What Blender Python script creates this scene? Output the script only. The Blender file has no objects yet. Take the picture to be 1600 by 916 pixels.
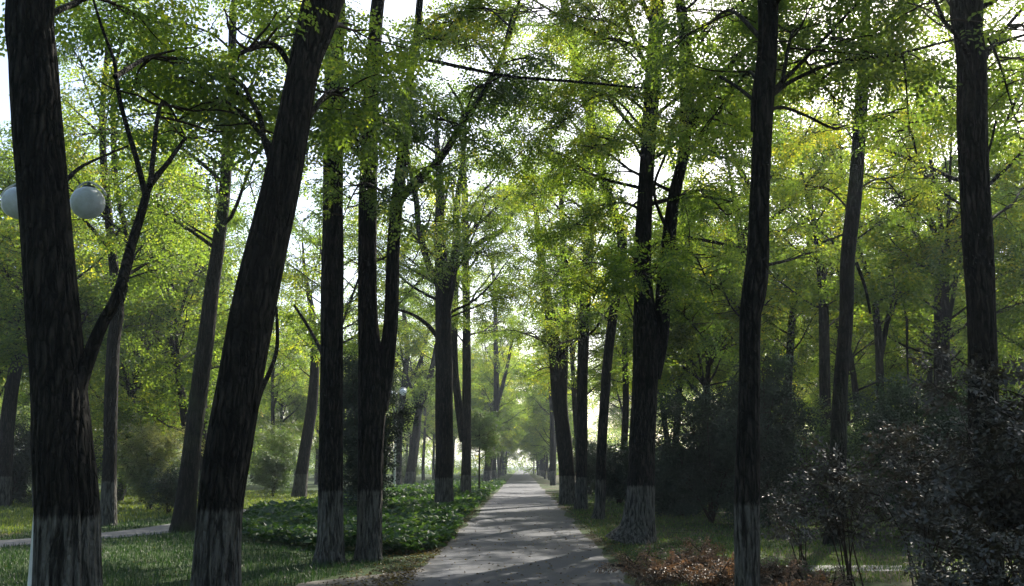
import bpy, math, random
import numpy as np
from mathutils import Vector, Matrix, Euler

# ------------------------------------------------------------------ camera
S = bpy.context.scene
PW, PH, F = 1600.0, 916.0, 1556.0        # photo size and focal length in its pixels
CAM_H = 1.6
HOR_X, HOR_Y = 815.0, 728.0              # where the road vanishes
PITCH = math.atan((HOR_Y - PH / 2) / F)
YAW = math.atan((HOR_X - PW / 2) * math.cos(PITCH) / F)
cam_d = bpy.data.cameras.new('camera')
cam = bpy.data.objects.new('camera', cam_d)
S.collection.objects.link(cam)
cam_d.sensor_width = 36
cam_d.lens = 36 * F / PW
cam_d.clip_end = 3000
cam.location = (0, 0, CAM_H)
cam.rotation_euler = (math.pi / 2 + PITCH, 0, YAW)
S.camera = cam
CR = np.array(Euler(cam.rotation_euler).to_matrix())

# ------------------------------------------------------------------ world, sun, exposure
SUN_EL, SUN_AZ = math.radians(40), math.radians(27)      # azimuth from +Y towards +X
w = bpy.data.worlds.new('World'); S.world = w; w.use_nodes = True
wn = w.node_tree; wn.nodes.clear()
wo = wn.nodes.new('ShaderNodeOutputWorld'); wb = wn.nodes.new('ShaderNodeBackground')
sk = wn.nodes.new('ShaderNodeTexSky'); sk.sky_type = 'NISHITA'; sk.sun_disc = False
sk.sun_elevation = SUN_EL; sk.sun_rotation = SUN_AZ
sk.air_density = 1.0; sk.dust_density = 2.5; sk.ozone_density = 1.0
wb.inputs['Strength'].default_value = 0.125
wn.links.new(sk.outputs[0], wb.inputs[0]); wn.links.new(wb.outputs[0], wo.inputs[0])
sl = bpy.data.lights.new('sun', 'SUN'); so = bpy.data.objects.new('sun', sl)
S.collection.objects.link(so)
sl.energy = 5.0; sl.angle = math.radians(0.53); sl.color = (1.0, 0.93, 0.80)
sv = Vector((math.sin(SUN_AZ) * math.cos(SUN_EL), math.cos(SUN_AZ) * math.cos(SUN_EL), math.sin(SUN_EL)))
so.rotation_euler = sv.to_track_quat('Z', 'Y').to_euler()
so.location = (0, 0, 60)
S.view_settings.view_transform = 'Standard'; S.view_settings.look = 'None'
S.view_settings.gamma = 1.0; S.view_settings.exposure = 1.35
S.view_settings.use_curve_mapping = False
S.render.engine = 'CYCLES'
cy = S.cycles
cy.use_denoising = True
cy.max_bounces = 8; cy.diffuse_bounces = 4; cy.glossy_bounces = 2
cy.transmission_bounces = 5; cy.volume_bounces = 0; cy.transparent_max_bounces = 4
cy.caustics_reflective = False; cy.caustics_refractive = False
cy.use_adaptive_sampling = False

# ------------------------------------------------------------------ helpers
def P(px, py, Y):
    """world point on the sight line of a photo pixel, at distance Y along the road"""
    d = CR @ np.array([(px - PW / 2) / F, (PH / 2 - py) / F, -1.0])
    return np.array([0, 0, CAM_H]) + d * (Y / d[1])

def G(px, py, z=0.0):
    """ground point under a photo pixel"""
    d = CR @ np.array([(px - PW / 2) / F, (PH / 2 - py) / F, -1.0])
    return np.array([0, 0, CAM_H]) + d * ((z - CAM_H) / d[2])

def baseY(py):
    return G(HOR_X, py)[1]

def link(o):
    S.collection.objects.link(o); return o

def setp(o, label=None, cat=None, group=None, kind=None):
    if label: o['label'] = label
    if cat: o['category'] = cat
    if group: o['group'] = group
    if kind: o['kind'] = kind
    return o

def empty(name, loc, label, cat, group=None, rz=0.0):
    o = link(bpy.data.objects.new(name, None)); o.location = loc; o.rotation_euler = (0, 0, rz)
    o.empty_display_size = 0.3
    return setp(o, label, cat, group)

class MB:
    """collects quads/tris with numpy; faces are all quads or all triangles per chunk"""
    def __init__(s):
        s.v = []; s.q = []; s.qm = []; s.t = []; s.tm = []; s.a = []; s.n = 0
    def add(s, v, q=None, t=None, mat=0, a=0.5):
        v = np.asarray(v, dtype=np.float32).reshape(-1, 3)
        if q is not None and len(q):
            q = np.asarray(q, dtype=np.int32).reshape(-1, 4) + s.n; s.q.append(q); s.qm.append(np.full(len(q), mat, np.int32))
        if t is not None and len(t):
            t = np.asarray(t, dtype=np.int32).reshape(-1, 3) + s.n; s.t.append(t); s.tm.append(np.full(len(t), mat, np.int32))
        s.v.append(v)
        s.a.append(np.full(len(v), a, np.float32) if np.isscalar(a) else np.asarray(a, np.float32))
        s.n += len(v)
    def mesh(s, name, mats, smooth=False):
        me = bpy.data.meshes.new(name)
        v = np.concatenate(s.v); me.vertices.add(len(v)); me.vertices.foreach_set('co', v.ravel())
        q = np.concatenate(s.q) if s.q else np.zeros((0, 4), np.int32)
        t = np.concatenate(s.t) if s.t else np.zeros((0, 3), np.int32)
        me.loops.add(q.size + t.size)
        me.loops.foreach_set('vertex_index', np.concatenate([q.ravel(), t.ravel()]))
        me.polygons.add(len(q) + len(t))
        st = np.concatenate([np.arange(len(q)) * 4, q.size + np.arange(len(t)) * 3]).astype(np.int32)
        me.polygons.foreach_set('loop_start', st)
        mi = np.concatenate((s.qm if s.q else []) + (s.tm if s.t else [])).astype(np.int32)
        me.polygons.foreach_set('material_index', mi)
        me.polygons.foreach_set('use_smooth', np.full(len(st), smooth))
        at = me.attributes.new('var', 'FLOAT', 'POINT'); at.data.foreach_set('value', np.concatenate(s.a))
        for m in mats: me.materials.append(m)
        me.update(calc_edges=True); me.validate()
        return me
    def obj(s, name, mats, parent=None, loc=None, smooth=False):
        if not isinstance(mats, (list, tuple)): mats = [mats]
        o = link(bpy.data.objects.new(name, s.mesh(name, mats, smooth)))
        if parent is not None: o.parent = parent
        if loc is not None: o.location = loc
        return o

def box(mb, c, s, rz=0.0, mat=0, tilt=None):
    v = np.array([[x, y, z] for z in (-.5, .5) for x, y in ((-.5, -.5), (.5, -.5), (.5, .5), (-.5, .5))]) * np.array(s)
    if tilt is not None: v = v @ np.array(Matrix.Rotation(tilt, 3, 'X')).T
    v = v @ np.array(Matrix.Rotation(rz, 3, 'Z')).T + np.array(c)
    mb.add(v, q=[[3, 2, 1, 0], [4, 5, 6, 7], [0, 1, 5, 4], [1, 2, 6, 5], [2, 3, 7, 6], [3, 0, 4, 7]], mat=mat)

def spline(pts, n):
    """Catmull-Rom through rows (any number of columns), n samples"""
    p = np.asarray(pts, float)
    if len(p) == 2: 
        u = np.linspace(0, 1, n)[:, None]; return p[0] * (1 - u) + p[1] * u
    d = np.linalg.norm(np.diff(p[:, :3], axis=0), axis=1); c = np.concatenate([[0], np.cumsum(d)]); c /= c[-1]
    e = np.vstack([2 * p[0] - p[1], p, 2 * p[-1] - p[-2]])
    u = np.linspace(0, 1, n); i = np.clip(np.searchsorted(c, u, 'right') - 1, 0, len(p) - 2)
    t = ((u - c[i]) / np.maximum(c[i + 1] - c[i], 1e-9))[:, None]
    a, b, cc, dd = e[i], e[i + 1], e[i + 2], e[i + 3]
    return .5 * ((2 * b) + (-a + cc) * t + (2 * a - 5 * b + 4 * cc - dd) * t ** 2 + (-a + 3 * b - 3 * cc + dd) * t ** 3)

def vnoise(x, seed):
    """smooth 1-d periodic-free noise"""
    r = np.random.RandomState(seed).rand(512) * 2 - 1
    i = np.floor(x).astype(int); f = x - i; f = f * f * (3 - 2 * f)
    return r[i % 512] * (1 - f) + r[(i + 1) % 512] * f

def tube(mb, pts, rad, seg=8, mat=0, rough=0.0, seed=1, a=0.5, cap=True, flute=0):
    p = np.asarray(pts, float); r = np.asarray(rad, float); n = len(p)
    T = np.gradient(p, axis=0); T /= np.linalg.norm(T, axis=1)[:, None] + 1e-9
    ref = np.array([1., 0, 0]) if abs(T[0][0]) < .8 else np.array([0, 1., 0])
    U = np.zeros_like(p); u = ref
    for i in range(n):
        u = u - T[i] * (u @ T[i]); u /= np.linalg.norm(u) + 1e-9; U[i] = u
    V = np.cross(T, U)
    th = np.linspace(0, 2 * np.pi, seg, endpoint=False)
    R = np.repeat(r[:, None], seg, 1)
    if rough > 0:
        L = np.concatenate([[0], np.cumsum(np.linalg.norm(np.diff(p, axis=0), axis=1))])
        j = np.arange(seg)
        per = lambda k, sc: np.stack([vnoise(L * sc + 37.1 * q, seed * 13 + k) for q in range(k)], 1)
        lob = per(5, 0.8)                       # broad swellings
        q5 = th / (2 * np.pi) * 5; i5 = np.floor(q5).astype(int); f5 = q5 - i5; f5 = f5 * f5 * (3 - 2 * f5)
        R = R * (1 + rough * (lob[:, i5 % 5] * (1 - f5) + lob[:, (i5 + 1) % 5] * f5))
        if flute:                               # bark ridges running along the trunk
            k = flute
            fl = per(k, 2.2); wv = (vnoise(L * 1.3, seed + 5) * 1.2)[:, None]
            qk = (th[None, :] / (2 * np.pi) * k + wv) % k; ik = np.floor(qk).astype(int); fk = qk - ik
            ridge = np.abs(fk - .5) * 2
            rows = np.arange(n)[:, None]
            amp = .6 + .6 * fl[rows, ik % k]
            R = R - np.clip(r, .03, 1)[:, None] * .17 * ridge ** 3 * amp
    ring = p[:, None, :] + (np.cos(th)[None, :, None] * U[:, None, :] + np.sin(th)[None, :, None] * V[:, None, :]) * R[:, :, None]
    vv = ring.reshape(-1, 3)
    i = np.arange(n - 1)[:, None] * seg; j = np.arange(seg)[None, :]; j2 = (j + 1) % seg
    q = np.stack([i + j, i + j2, i + seg + j2, i + seg + j], -1).reshape(-1, 4)
    t = None
    if cap:
        vv = np.vstack([vv, p[-1] + T[-1] * r[-1] * .6]); k = (n - 1) * seg
        t = [[k + x, k + (x + 1) % seg, n * seg] for x in range(seg)]
    mb.add(vv, q=q, t=t, mat=mat, a=a)

# ------------------------------------------------------------------ materials
def mat(name):
    m = bpy.data.materials.new(name); m.use_nodes = True; nt = m.node_tree; nt.nodes.clear()
    out = nt.nodes.new('ShaderNodeOutputMaterial')
    def N(t, **k):
        n = nt.nodes.new(t)
        for a, b in k.items():
            if a in n.inputs: n.inputs[a].default_value = b
            else: setattr(n, a, b)
        return n
    return m, nt, out, N, nt.links.new

def ramp(N, stops, interp='LINEAR'):
    r = N('ShaderNodeValToRGB'); cr = r.color_ramp; cr.interpolation = interp
    while len(cr.elements) > 1: cr.elements.remove(cr.elements[-1])
    cr.elements[0].position = stops[0][0]; cr.elements[0].color = (*stops[0][1], 1)
    for p, c in stops[1:]:
        e = cr.elements.new(p); e.color = (*c, 1)
    return r

def leaf_mat(name, stops, trans=0.5, tcol=(1.25, 1.35, .55), gloss=.04, rough=.45, objvar=.12):
    m, nt, out, N, L = mat(name)
    at = N('ShaderNodeAttribute', attribute_name='var'); oi = N('ShaderNodeObjectInfo')
    ad = N('ShaderNodeMath', operation='MULTIPLY_ADD'); L(oi.outputs['Random'], ad.inputs[0]); ad.inputs[1].default_value = objvar; L(at.outputs['Fac'], ad.inputs[2])
    sb = N('ShaderNodeMath', operation='SUBTRACT'); L(ad.outputs[0], sb.inputs[0]); sb.inputs[1].default_value = objvar / 2
    r = ramp(N, stops); L(sb.outputs[0], r.inputs[0])
    mt = N('ShaderNodeMix', data_type='RGBA', blend_type='MULTIPLY'); mt.inputs[0].default_value = 1
    L(r.outputs[0], mt.inputs[6]); mt.inputs[7].default_value = (*tcol, 1)
    d = N('ShaderNodeBsdfDiffuse'); t = N('ShaderNodeBsdfTranslucent'); g = N('ShaderNodeBsdfGlossy', Roughness=rough)
    g.inputs['Color'].default_value = (1, 1, 1, 1)
    L(r.outputs[0], d.inputs[0]); L(mt.outputs[2], t.inputs[0])
    a = N('ShaderNodeMixShader'); a.inputs[0].default_value = trans; L(d.outputs[0], a.inputs[1]); L(t.outputs[0], a.inputs[2])
    b = N('ShaderNodeMixShader'); b.inputs[0].default_value = gloss; L(a.outputs[0], b.inputs[1]); L(g.outputs[0], b.inputs[2])
    L(b.outputs[0], out.inputs[0])
    return m

def bark_mat(name, dark, light, wash=0.0, wash_h=1.25, moss=0.0):
    m, nt, out, N, L = mat(name)
    tc = N('ShaderNodeTexCoord'); mp = N('ShaderNodeMapping'); mp.inputs['Scale'].default_value = (22, 22, 2.6)
    L(tc.outputs['Object'], mp.inputs[0])
    n1 = N('ShaderNodeTexNoise', Scale=1.0, Detail=6.0, Roughness=.65, Distortion=.6); L(mp.outputs[0], n1.inputs['Vector'])
    n2 = N('ShaderNodeTexNoise', Scale=1.1, Detail=3.0); L(tc.outputs['Object'], n2.inputs['Vector'])
    r = ramp(N, [(.36, dark), (.50, tuple(.7 * a + .3 * b for a, b in zip(dark, light))), (.60, light)]); L(n1.outputs[0], r.inputs[0])
    vd = N('ShaderNodeVectorMath', operation='MULTIPLY_ADD'); L(n2.outputs['Color'], vd.inputs[0]); vd.inputs[1].default_value = (1.6, 1.6, .8); 
    mp2 = N('ShaderNodeMapping'); mp2.inputs['Scale'].default_value = (17, 17, 2.4); L(tc.outputs['Object'], mp2.inputs[0]); L(mp2.outputs[0], vd.inputs[2])
    n3 = N('ShaderNodeTexNoise', Scale=6.0, Detail=3.0); L(tc.outputs['Object'], n3.inputs['Vector'])
    v3 = N('ShaderNodeVectorMath', operation='MULTIPLY_ADD'); L(n3.outputs['Color'], v3.inputs[0]); v3.inputs[1].default_value = (1.3, 1.3, 1.0); L(vd.outputs[0], v3.inputs[2])
    vo = N('ShaderNodeTexVoronoi', Scale=1.0); vo.feature = 'DISTANCE_TO_EDGE'; L(v3.outputs[0], vo.inputs['Vector'])
    fr = ramp(N, [(0, (.12,) * 3), (.10, (.5,) * 3), (.28, (1, 1, 1))]); L(vo.outputs['Distance'], fr.inputs[0])
    fm = N('ShaderNodeMix', data_type='RGBA', blend_type='MULTIPLY'); fm.inputs[0].default_value = .9; L(r.outputs[0], fm.inputs[6]); L(fr.outputs[0], fm.inputs[7])
    hs = N('ShaderNodeMath', operation='MULTIPLY_ADD'); L(n1.outputs[0], hs.inputs[0]); hs.inputs[1].default_value = .5; L(fr.outputs[0], hs.inputs[2])
    col = fm.outputs[2]
    if moss:
        mr = ramp(N, [(.5, (0, 0, 0)), (.7, (moss,) * 3)]); L(n2.outputs[0], mr.inputs[0])
        mm = N('ShaderNodeMix', data_type='RGBA'); L(mr.outputs[0], mm.inputs[0]); L(col, mm.inputs[6]); mm.inputs[7].default_value = (.035, .05, .02, 1)
        col = mm.outputs[2]
    if wash:
        sp = N('ShaderNodeSeparateXYZ'); L(tc.outputs['Object'], sp.inputs[0])
        ma = N('ShaderNodeMath', operation='MULTIPLY_ADD'); L(n1.outputs[0], ma.inputs[0]); ma.inputs[1].default_value = -.14; L(sp.outputs['Z'], ma.inputs[2])
        lt = N('ShaderNodeMapRange'); L(ma.outputs[0], lt.inputs[0])
        lt.inputs[1].default_value = wash_h - .07; lt.inputs[2].default_value = wash_h - .02
        lt.inputs[3].default_value = 1; lt.inputs[4].default_value = 0
        wr = ramp(N, [(.42, (.15,) * 3), (.56, (1, 1, 1))]); L(n1.outputs[0], wr.inputs[0])
        mu = N('ShaderNodeMath', operation='MULTIPLY'); L(lt.outputs[0], mu.inputs[0]); L(wr.outputs[0], mu.inputs[1])
        mv = N('ShaderNodeMath', operation='MULTIPLY'); L(mu.outputs[0], mv.inputs[0]); mv.inputs[1].default_value = wash
        mm = N('ShaderNodeMix', data_type='RGBA'); L(mv.outputs[0], mm.inputs[0]); L(col, mm.inputs[6]); mm.inputs[7].default_value = (.40, .39, .36, 1)
        col = mm.outputs[2]
    b = N('ShaderNodeBsdfPrincipled', Roughness=.9); b.inputs['Specular IOR Level'].default_value = .2
    L(col, b.inputs['Base Color'])
    bp = N('ShaderNodeBump', Strength=1.0, Distance=.03); L(hs.outputs[0], bp.inputs['Height']); L(bp.outputs[0], b.inputs['Normal'])
    L(b.outputs[0], out.inputs[0])
    return m

def plain(name, col, rough=.6, metal=0, var=.25, sc=6, spec=.5):
    m, nt, out, N, L = mat(name)
    tc = N('ShaderNodeTexCoord'); n = N('ShaderNodeTexNoise', Scale=sc, Detail=4.0); L(tc.outputs['Object'], n.inputs['Vector'])
    r = ramp(N, [(.3, tuple(c * (1 - var) for c in col)), (.7, tuple(min(1, c * (1 + var)) for c in col))]); L(n.outputs[0], r.inputs[0])
    b = N('ShaderNodeBsdfPrincipled', Roughness=rough, Metallic=metal); b.inputs['Specular IOR Level'].default_value = spec
    L(r.outputs[0], b.inputs['Base Color']); L(b.outputs[0], out.inputs[0])
    return m

GREENS = [(0.0, (.026, .054, .020)), (.35, (.058, .102, .030)), (.6, (.095, .150, .034)), (.82, (.155, .19, .034)), (1.0, (.24, .225, .034))]
M_leaf = leaf_mat('locust_leaf', GREENS, trans=.62, tcol=(3.0, 2.75, .9))
M_leaf_far = leaf_mat('woodland_leaf', GREENS, trans=.62, tcol=(3.0, 2.75, .9), gloss=.02)
M_leaf_lit = leaf_mat('young_yellow_leaf', [(0, (.08, .13, .02)), (.6, (.15, .20, .03)), (1, (.26, .26, .04))], trans=.6, tcol=(1.8, 1.8, .6))
M_yew = leaf_mat('dark_evergreen_leaf', [(0, (.007, .018, .009)), (.6, (.018, .040, .018)), (1, (.042, .075, .03))], trans=.2, gloss=.04)
M_purple = leaf_mat('dark_leaf', [(0, (.010, .011, .008)), (.5, (.024, .027, .017)), (.85, (.044, .040, .026)), (1, (.09, .07, .045))], trans=.25, tcol=(1.6, 1.2, .7), gloss=.07, rough=.42)
M_russet = leaf_mat('russet_leaf', [(0, (.04, .032, .022)), (.5, (.12, .085, .06)), (1, (.36, .25, .18))], trans=.4, tcol=(1.2, .9, .6), gloss=.05)
M_shrub = leaf_mat('shrub_leaf', [(0, (.03, .06, .015)), (.6, (.07, .12, .025)), (1, (.16, .17, .05))], trans=.4, tcol=(1.5, 1.6, .7), gloss=.05)
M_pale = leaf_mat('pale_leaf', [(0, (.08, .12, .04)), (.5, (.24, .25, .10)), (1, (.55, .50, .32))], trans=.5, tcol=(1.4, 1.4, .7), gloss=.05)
M_cover = leaf_mat('bedding_leaf', [(0, (.015, .040, .024)), (.55, (.034, .075, .036)), (.85, (.08, .13, .06)), (1, (.22, .27, .15))], trans=.35, tcol=(2.2, 2.1, .5), gloss=.03, rough=.5)  # palest stop paints highlights into some of the leaves
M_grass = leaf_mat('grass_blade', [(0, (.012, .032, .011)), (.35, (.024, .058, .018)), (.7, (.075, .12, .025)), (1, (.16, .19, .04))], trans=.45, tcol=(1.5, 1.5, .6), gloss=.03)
M_litter = leaf_mat('fallen_leaf', [(0, (.04, .028, .016)), (.5, (.09, .06, .03)), (.85, (.16, .115, .045)), (1, (.22, .18, .05))], trans=.2, gloss=.03)
BD, BL = (.008, .0075, .0065), (.042, .037, .031)
M_bark = bark_mat('furrowed_bark', BD, BL, wash=.25, wash_h=1.15)
M_bark_plain = bark_mat('bark', BD, BL)
M_bark_far = bark_mat('grey_bark', (.008, .0075, .006), (.040, .035, .028), wash=.25, wash_h=1.15)
M_bark_moss = bark_mat('mossy_bark', (.008, .008, .0065), (.036, .032, .026), moss=.7)
M_twig = plain('twig', (.035, .026, .02), .9, spec=.1)

# ------------------------------------------------------------------ the setting
def road_x(Y):      # the lane is straight; its margins are ragged
    return 1.5 + 0 * Y
def sheet(name, left, right, z, material, kind='structure', nx=6):
    """a strip between two polylines of ground points"""
    l = np.asarray(left, float); r = np.asarray(right, float); n = len(l)
    u = np.linspace(0, 1, nx)
    g = l[:, None, :] * (1 - u)[None, :, None] + r[:, None, :] * u[None, :, None]
    v = np.concatenate([g, np.full((n, nx, 1), z)], 2).reshape(-1, 3)
    i = np.arange(n - 1)[:, None] * nx; j = np.arange(nx - 1)[None, :]
    q = np.stack([i + j, i + j + 1, i + nx + j + 1, i + nx + j], -1).reshape(-1, 4)
    mb = MB(); mb.add(v, q=q); o = mb.obj(name, material); return setp(o, kind=kind)

def ground_mat():
    m, nt, out, N, L = mat('woodland_ground')
    tc = N('ShaderNodeTexCoord')
    n1 = N('ShaderNodeTexNoise', Scale=.35, Detail=5.0, Roughness=.6); L(tc.outputs['Object'], n1.inputs['Vector'])
    n2 = N('ShaderNodeTexNoise', Scale=9.0, Detail=6.0, Roughness=.7); L(tc.outputs['Object'], n2.inputs['Vector'])
    g = ramp(N, [(.3, (.016, .030, .010)), (.7, (.042, .068, .018))]); L(n2.outputs[0], g.inputs[0])
    s = ramp(N, [(.3, (.028, .022, .015)), (.6, (.065, .050, .032)), (.8, (.12, .09, .05))]); L(n2.outputs[0], s.inputs[0])
    sx = N('ShaderNodeSeparateXYZ'); L(tc.outputs['Object'], sx.inputs[0])
    mr = N('ShaderNodeMapRange'); L(sx.outputs['X'], mr.inputs[0])
    mr.inputs[1].default_value = -2; mr.inputs[2].default_value = 6; mr.inputs[3].default_value = -.12; mr.inputs[4].default_value = .10
    ad = N('ShaderNodeMath', operation='ADD'); L(n1.outputs[0], ad.inputs[0]); L(mr.outputs[0], ad.inputs[1])
    f = ramp(N, [(.46, (0, 0, 0)), (.60, (1, 1, 1))]); L(ad.outputs[0], f.inputs[0])
    mx = N('ShaderNodeMix', data_type='RGBA'); L(f.outputs[0], mx.inputs[0]); L(g.outputs[0], mx.inputs[6]); L(s.outputs[0], mx.inputs[7])
    b = N('ShaderNodeBsdfPrincipled', Roughness=.95); b.inputs['Specular IOR Level'].default_value = .15
    L(mx.outputs[2], b.inputs['Base Color'])
    bp = N('ShaderNodeBump', Strength=.6, Distance=.05); L(n2.outputs[0], bp.inputs['Height']); L(bp.outputs[0], b.inputs['Normal'])
    L(b.outputs[0], out.inputs[0]); return m

def asphalt_mat(name, base, edge=True):
    m, nt, out, N, L = mat(name)
    tc = N('ShaderNodeTexCoord')
    n1 = N('ShaderNodeTexNoise', Scale=1.2, Detail=5.0, Roughness=.65); L(tc.outputs['Object'], n1.inputs['Vector'])
    n2 = N('ShaderNodeTexNoise', Scale=90.0, Detail=3.0); L(tc.outputs['Object'], n2.inputs['Vector'])
    vo = N('ShaderNodeTexVoronoi', Scale=.55); vo.feature = 'DISTANCE_TO_EDGE'
    wv = N('ShaderNodeTexNoise', Scale=1.5, Detail=4.0); L(tc.outputs['Object'], wv.inputs['Vector'])
    va = N('ShaderNodeMix', data_type='RGBA'); va.inputs[0].default_value = .35; L(tc.outputs['Object'], va.inputs[6]); L(wv.outputs['Color'], va.inputs[7]); L(va.outputs[2], vo.inputs['Vector'])
    r = ramp(N, [(.3, tuple(c * .72 for c in base)), (.7, tuple(c * 1.3 for c in base))]); L(n1.outputs[0], r.inputs[0])
    r2 = ramp(N, [(.35, (.75,) * 3), (.65, (1.25,) * 3)]); L(n2.outputs[0], r2.inputs[0])
    mu = N('ShaderNodeMix', data_type='RGBA', blend_type='MULTIPLY'); mu.inputs[0].default_value = .8; L(r.outputs[0], mu.inputs[6]); L(r2.outputs[0], mu.inputs[7])
    cr = ramp(N, [(0, (.45,) * 3), (.012, (1, 1, 1))]); L(vo.outputs['Distance'], cr.inputs[0])
    mc = N('ShaderNodeMix', data_type='RGBA', blend_type='MULTIPLY'); mc.inputs[0].default_value = .6; L(mu.outputs[2], mc.inputs[6]); L(cr.outputs[0], mc.inputs[7])
    col = mc.outputs[2]
    if edge:     # dust and crumbs gather at the margins of the lane
        sx = N('ShaderNodeSeparateXYZ'); L(tc.outputs['Object'], sx.inputs[0])
        ab = N('ShaderNodeMath', operation='ABSOLUTE'); L(sx.outputs['X'], ab.inputs[0])
        ma = N('ShaderNodeMath', operation='MULTIPLY_ADD'); L(n1.outputs[0], ma.inputs[0]); ma.inputs[1].default_value = 1.0; L(ab.outputs[0], ma.inputs[2])
        er = ramp(N, [(.0, (0, 0, 0)), (1.0, (1, 1, 1))])
        mr = N('ShaderNodeMapRange'); L(ma.outputs[0], mr.inputs[0]); mr.inputs[1].default_value = 1.8; mr.inputs[2].default_value = 2.35
        me = N('ShaderNodeMix', data_type='RGBA'); L(mr.outputs[0], me.inputs[0]); L(col, me.inputs[6]); me.inputs[7].default_value = (.060, .052, .042, 1)
        col = me.outputs[2]
    b = N('ShaderNodeBsdfPrincipled', Roughness=.75); b.inputs['Specular IOR Level'].default_value = .35
    L(col, b.inputs['Base Color'])
    bp = N('ShaderNodeBump', Strength=.35, Distance=.01); L(n2.outputs[0], bp.inputs['Height']); L(bp.outputs[0], b.inputs['Normal'])
    L(b.outputs[0], out.inputs[0]); return m

mb = MB()
gx = np.linspace(-700, 700, 3); 
mb.add([[-700, -60, 0], [700, -60, 0], [700, 1500, 0], [-700, 1500, 0]], q=[[0, 1, 2, 3]])
setp(mb.obj('ground', ground_mat()), kind='structure')
yy = np.concatenate([np.linspace(-12, 60, 240), np.linspace(61, 420, 160)])
M_asph = asphalt_mat('asphalt', (.018, .023, .036))
wl = -1.52 + .10 * vnoise(yy * .9, 3) + .05 * vnoise(yy * 3.1, 4); wr = 1.50 + .10 * vnoise(yy * .9, 5) + .05 * vnoise(yy * 3.1, 6)
wl = wl - 1.5 * np.clip((17.3 - yy) / 3.0, 0, 1) ** 2       # the lane widens into a side entrance, near left
sheet('road', np.stack([wl, yy], 1), np.stack([wr, yy], 1), .006, M_asph, nx=8)
pc = np.array([G(x, y)[:2] for x, y in ((-260, 880), (-60, 855), (100, 842), (230, 831), (330, 815), (400, 798), (500, 787), (640, 781))])
pc = spline(pc, 60); tn = np.gradient(pc, axis=0); tn /= np.linalg.norm(tn, axis=1)[:, None]; nn = np.stack([-tn[:, 1], tn[:, 0]], 1)
M_path = asphalt_mat('pale_paving', (.10, .10, .108), edge=False)
sheet('footpath', pc + nn * .8, pc - nn * .8, .005, M_path)
a, b = G(1180, 893)[:2], G(1760, 893)[:2]
sheet('garden_path', np.array([a + (0, 0.9), b + (0, 0.9)]), np.array([a, b]), .005, M_path)

# ------------------------------------------------------------------ leaves
def leaf_quads(n, rng, L=.05, W=.024, fold=.25):
    """n unit leaves as folded diamonds along +x, wide in y (n,4,3)"""
    l = L * rng.uniform(.75, 1.25, n); w_ = W * rng.uniform(.8, 1.2, n)
    v = np.zeros((n, 4, 3)); v[:, 1, 0] = l * .45; v[:, 1, 1] = w_ / 1; v[:, 2, 0] = l; v[:, 3, 0] = l * .45; v[:, 3, 1] = -w_
    v[:, 1, 2] = v[:, 3, 2] = w_ * fold; v[:, 2, 2] = -l * .12
    return v

def rot(az, el, roll):
    """matrices turning +x to azimuth/elevation, rolled about itself"""
    ca, sa, ce, se, cr, sr = np.cos(az), np.sin(az), np.cos(el), np.sin(el), np.cos(roll), np.sin(roll)
    X = np.stack([ce * ca, ce * sa, se], -1)
    Yv = np.stack([-sa, ca, np.zeros_like(sa)], -1)
    Z = np.cross(X, Yv)
    Y2 = Yv * cr[..., None] + Z * sr[..., None]; Z2 = -Yv * sr[..., None] + Z * cr[..., None]
    return np.stack([X, Y2, Z2], -1)

def make_spray(seed, length=.5, nl=7, per=7, L=.06, W=.019, clen=.24):
    """a leafy shoot along +x: compound leaves, each a row of leaflet pairs, hanging a little"""
    r = np.random.RandomState(seed); out = []
    for k in range(nl):
        x0 = length * (k + .5) / nl
        az = (1 if k % 2 else -1) * r.uniform(.5, 1.15) if k < nl - 1 else r.uniform(-.2, .2); el = r.uniform(-.55, .25)
        M = rot(np.array(az), np.array(el), np.array(r.uniform(-.5, .5)))
        q = leaf_quads(per, r, L, W); side = np.where(np.arange(per) % 2, 1, -1)
        side_az = side * r.uniform(.8, 1.25, per); side_az[-1] = 0
        q = np.einsum('nij,nkj->nki', rot(side_az, r.uniform(-.35, .1, per), r.uniform(-.4, .4, per)), q)
        t = (np.arange(per) + .8) / per
        q[:, :, 0] += (t * clen)[:, None]; q[:, :, 2] -= (t ** 2 * clen * .3)[:, None]
        q = q @ M.T; q[:, :, 0] += x0
        out.append(q)
    return np.concatenate(out)
SPRAY = [make_spray(s, L=.068, W=.023) for s in range(5)]
SPRAY_FAR = [make_spray(50 + s, length=.6, nl=4, per=4, L=.12, W=.045, clen=.34) for s in range(5)]
SPRAY_MID = [make_spray(80 + s, length=.55, nl=5, per=5, L=.085, W=.030, clen=.28) for s in range(5)]
SPRAY_BROAD = [make_spray(120 + s, length=.35, nl=7, per=2, L=.075, W=.026, clen=.07) for s in range(5)]

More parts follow.
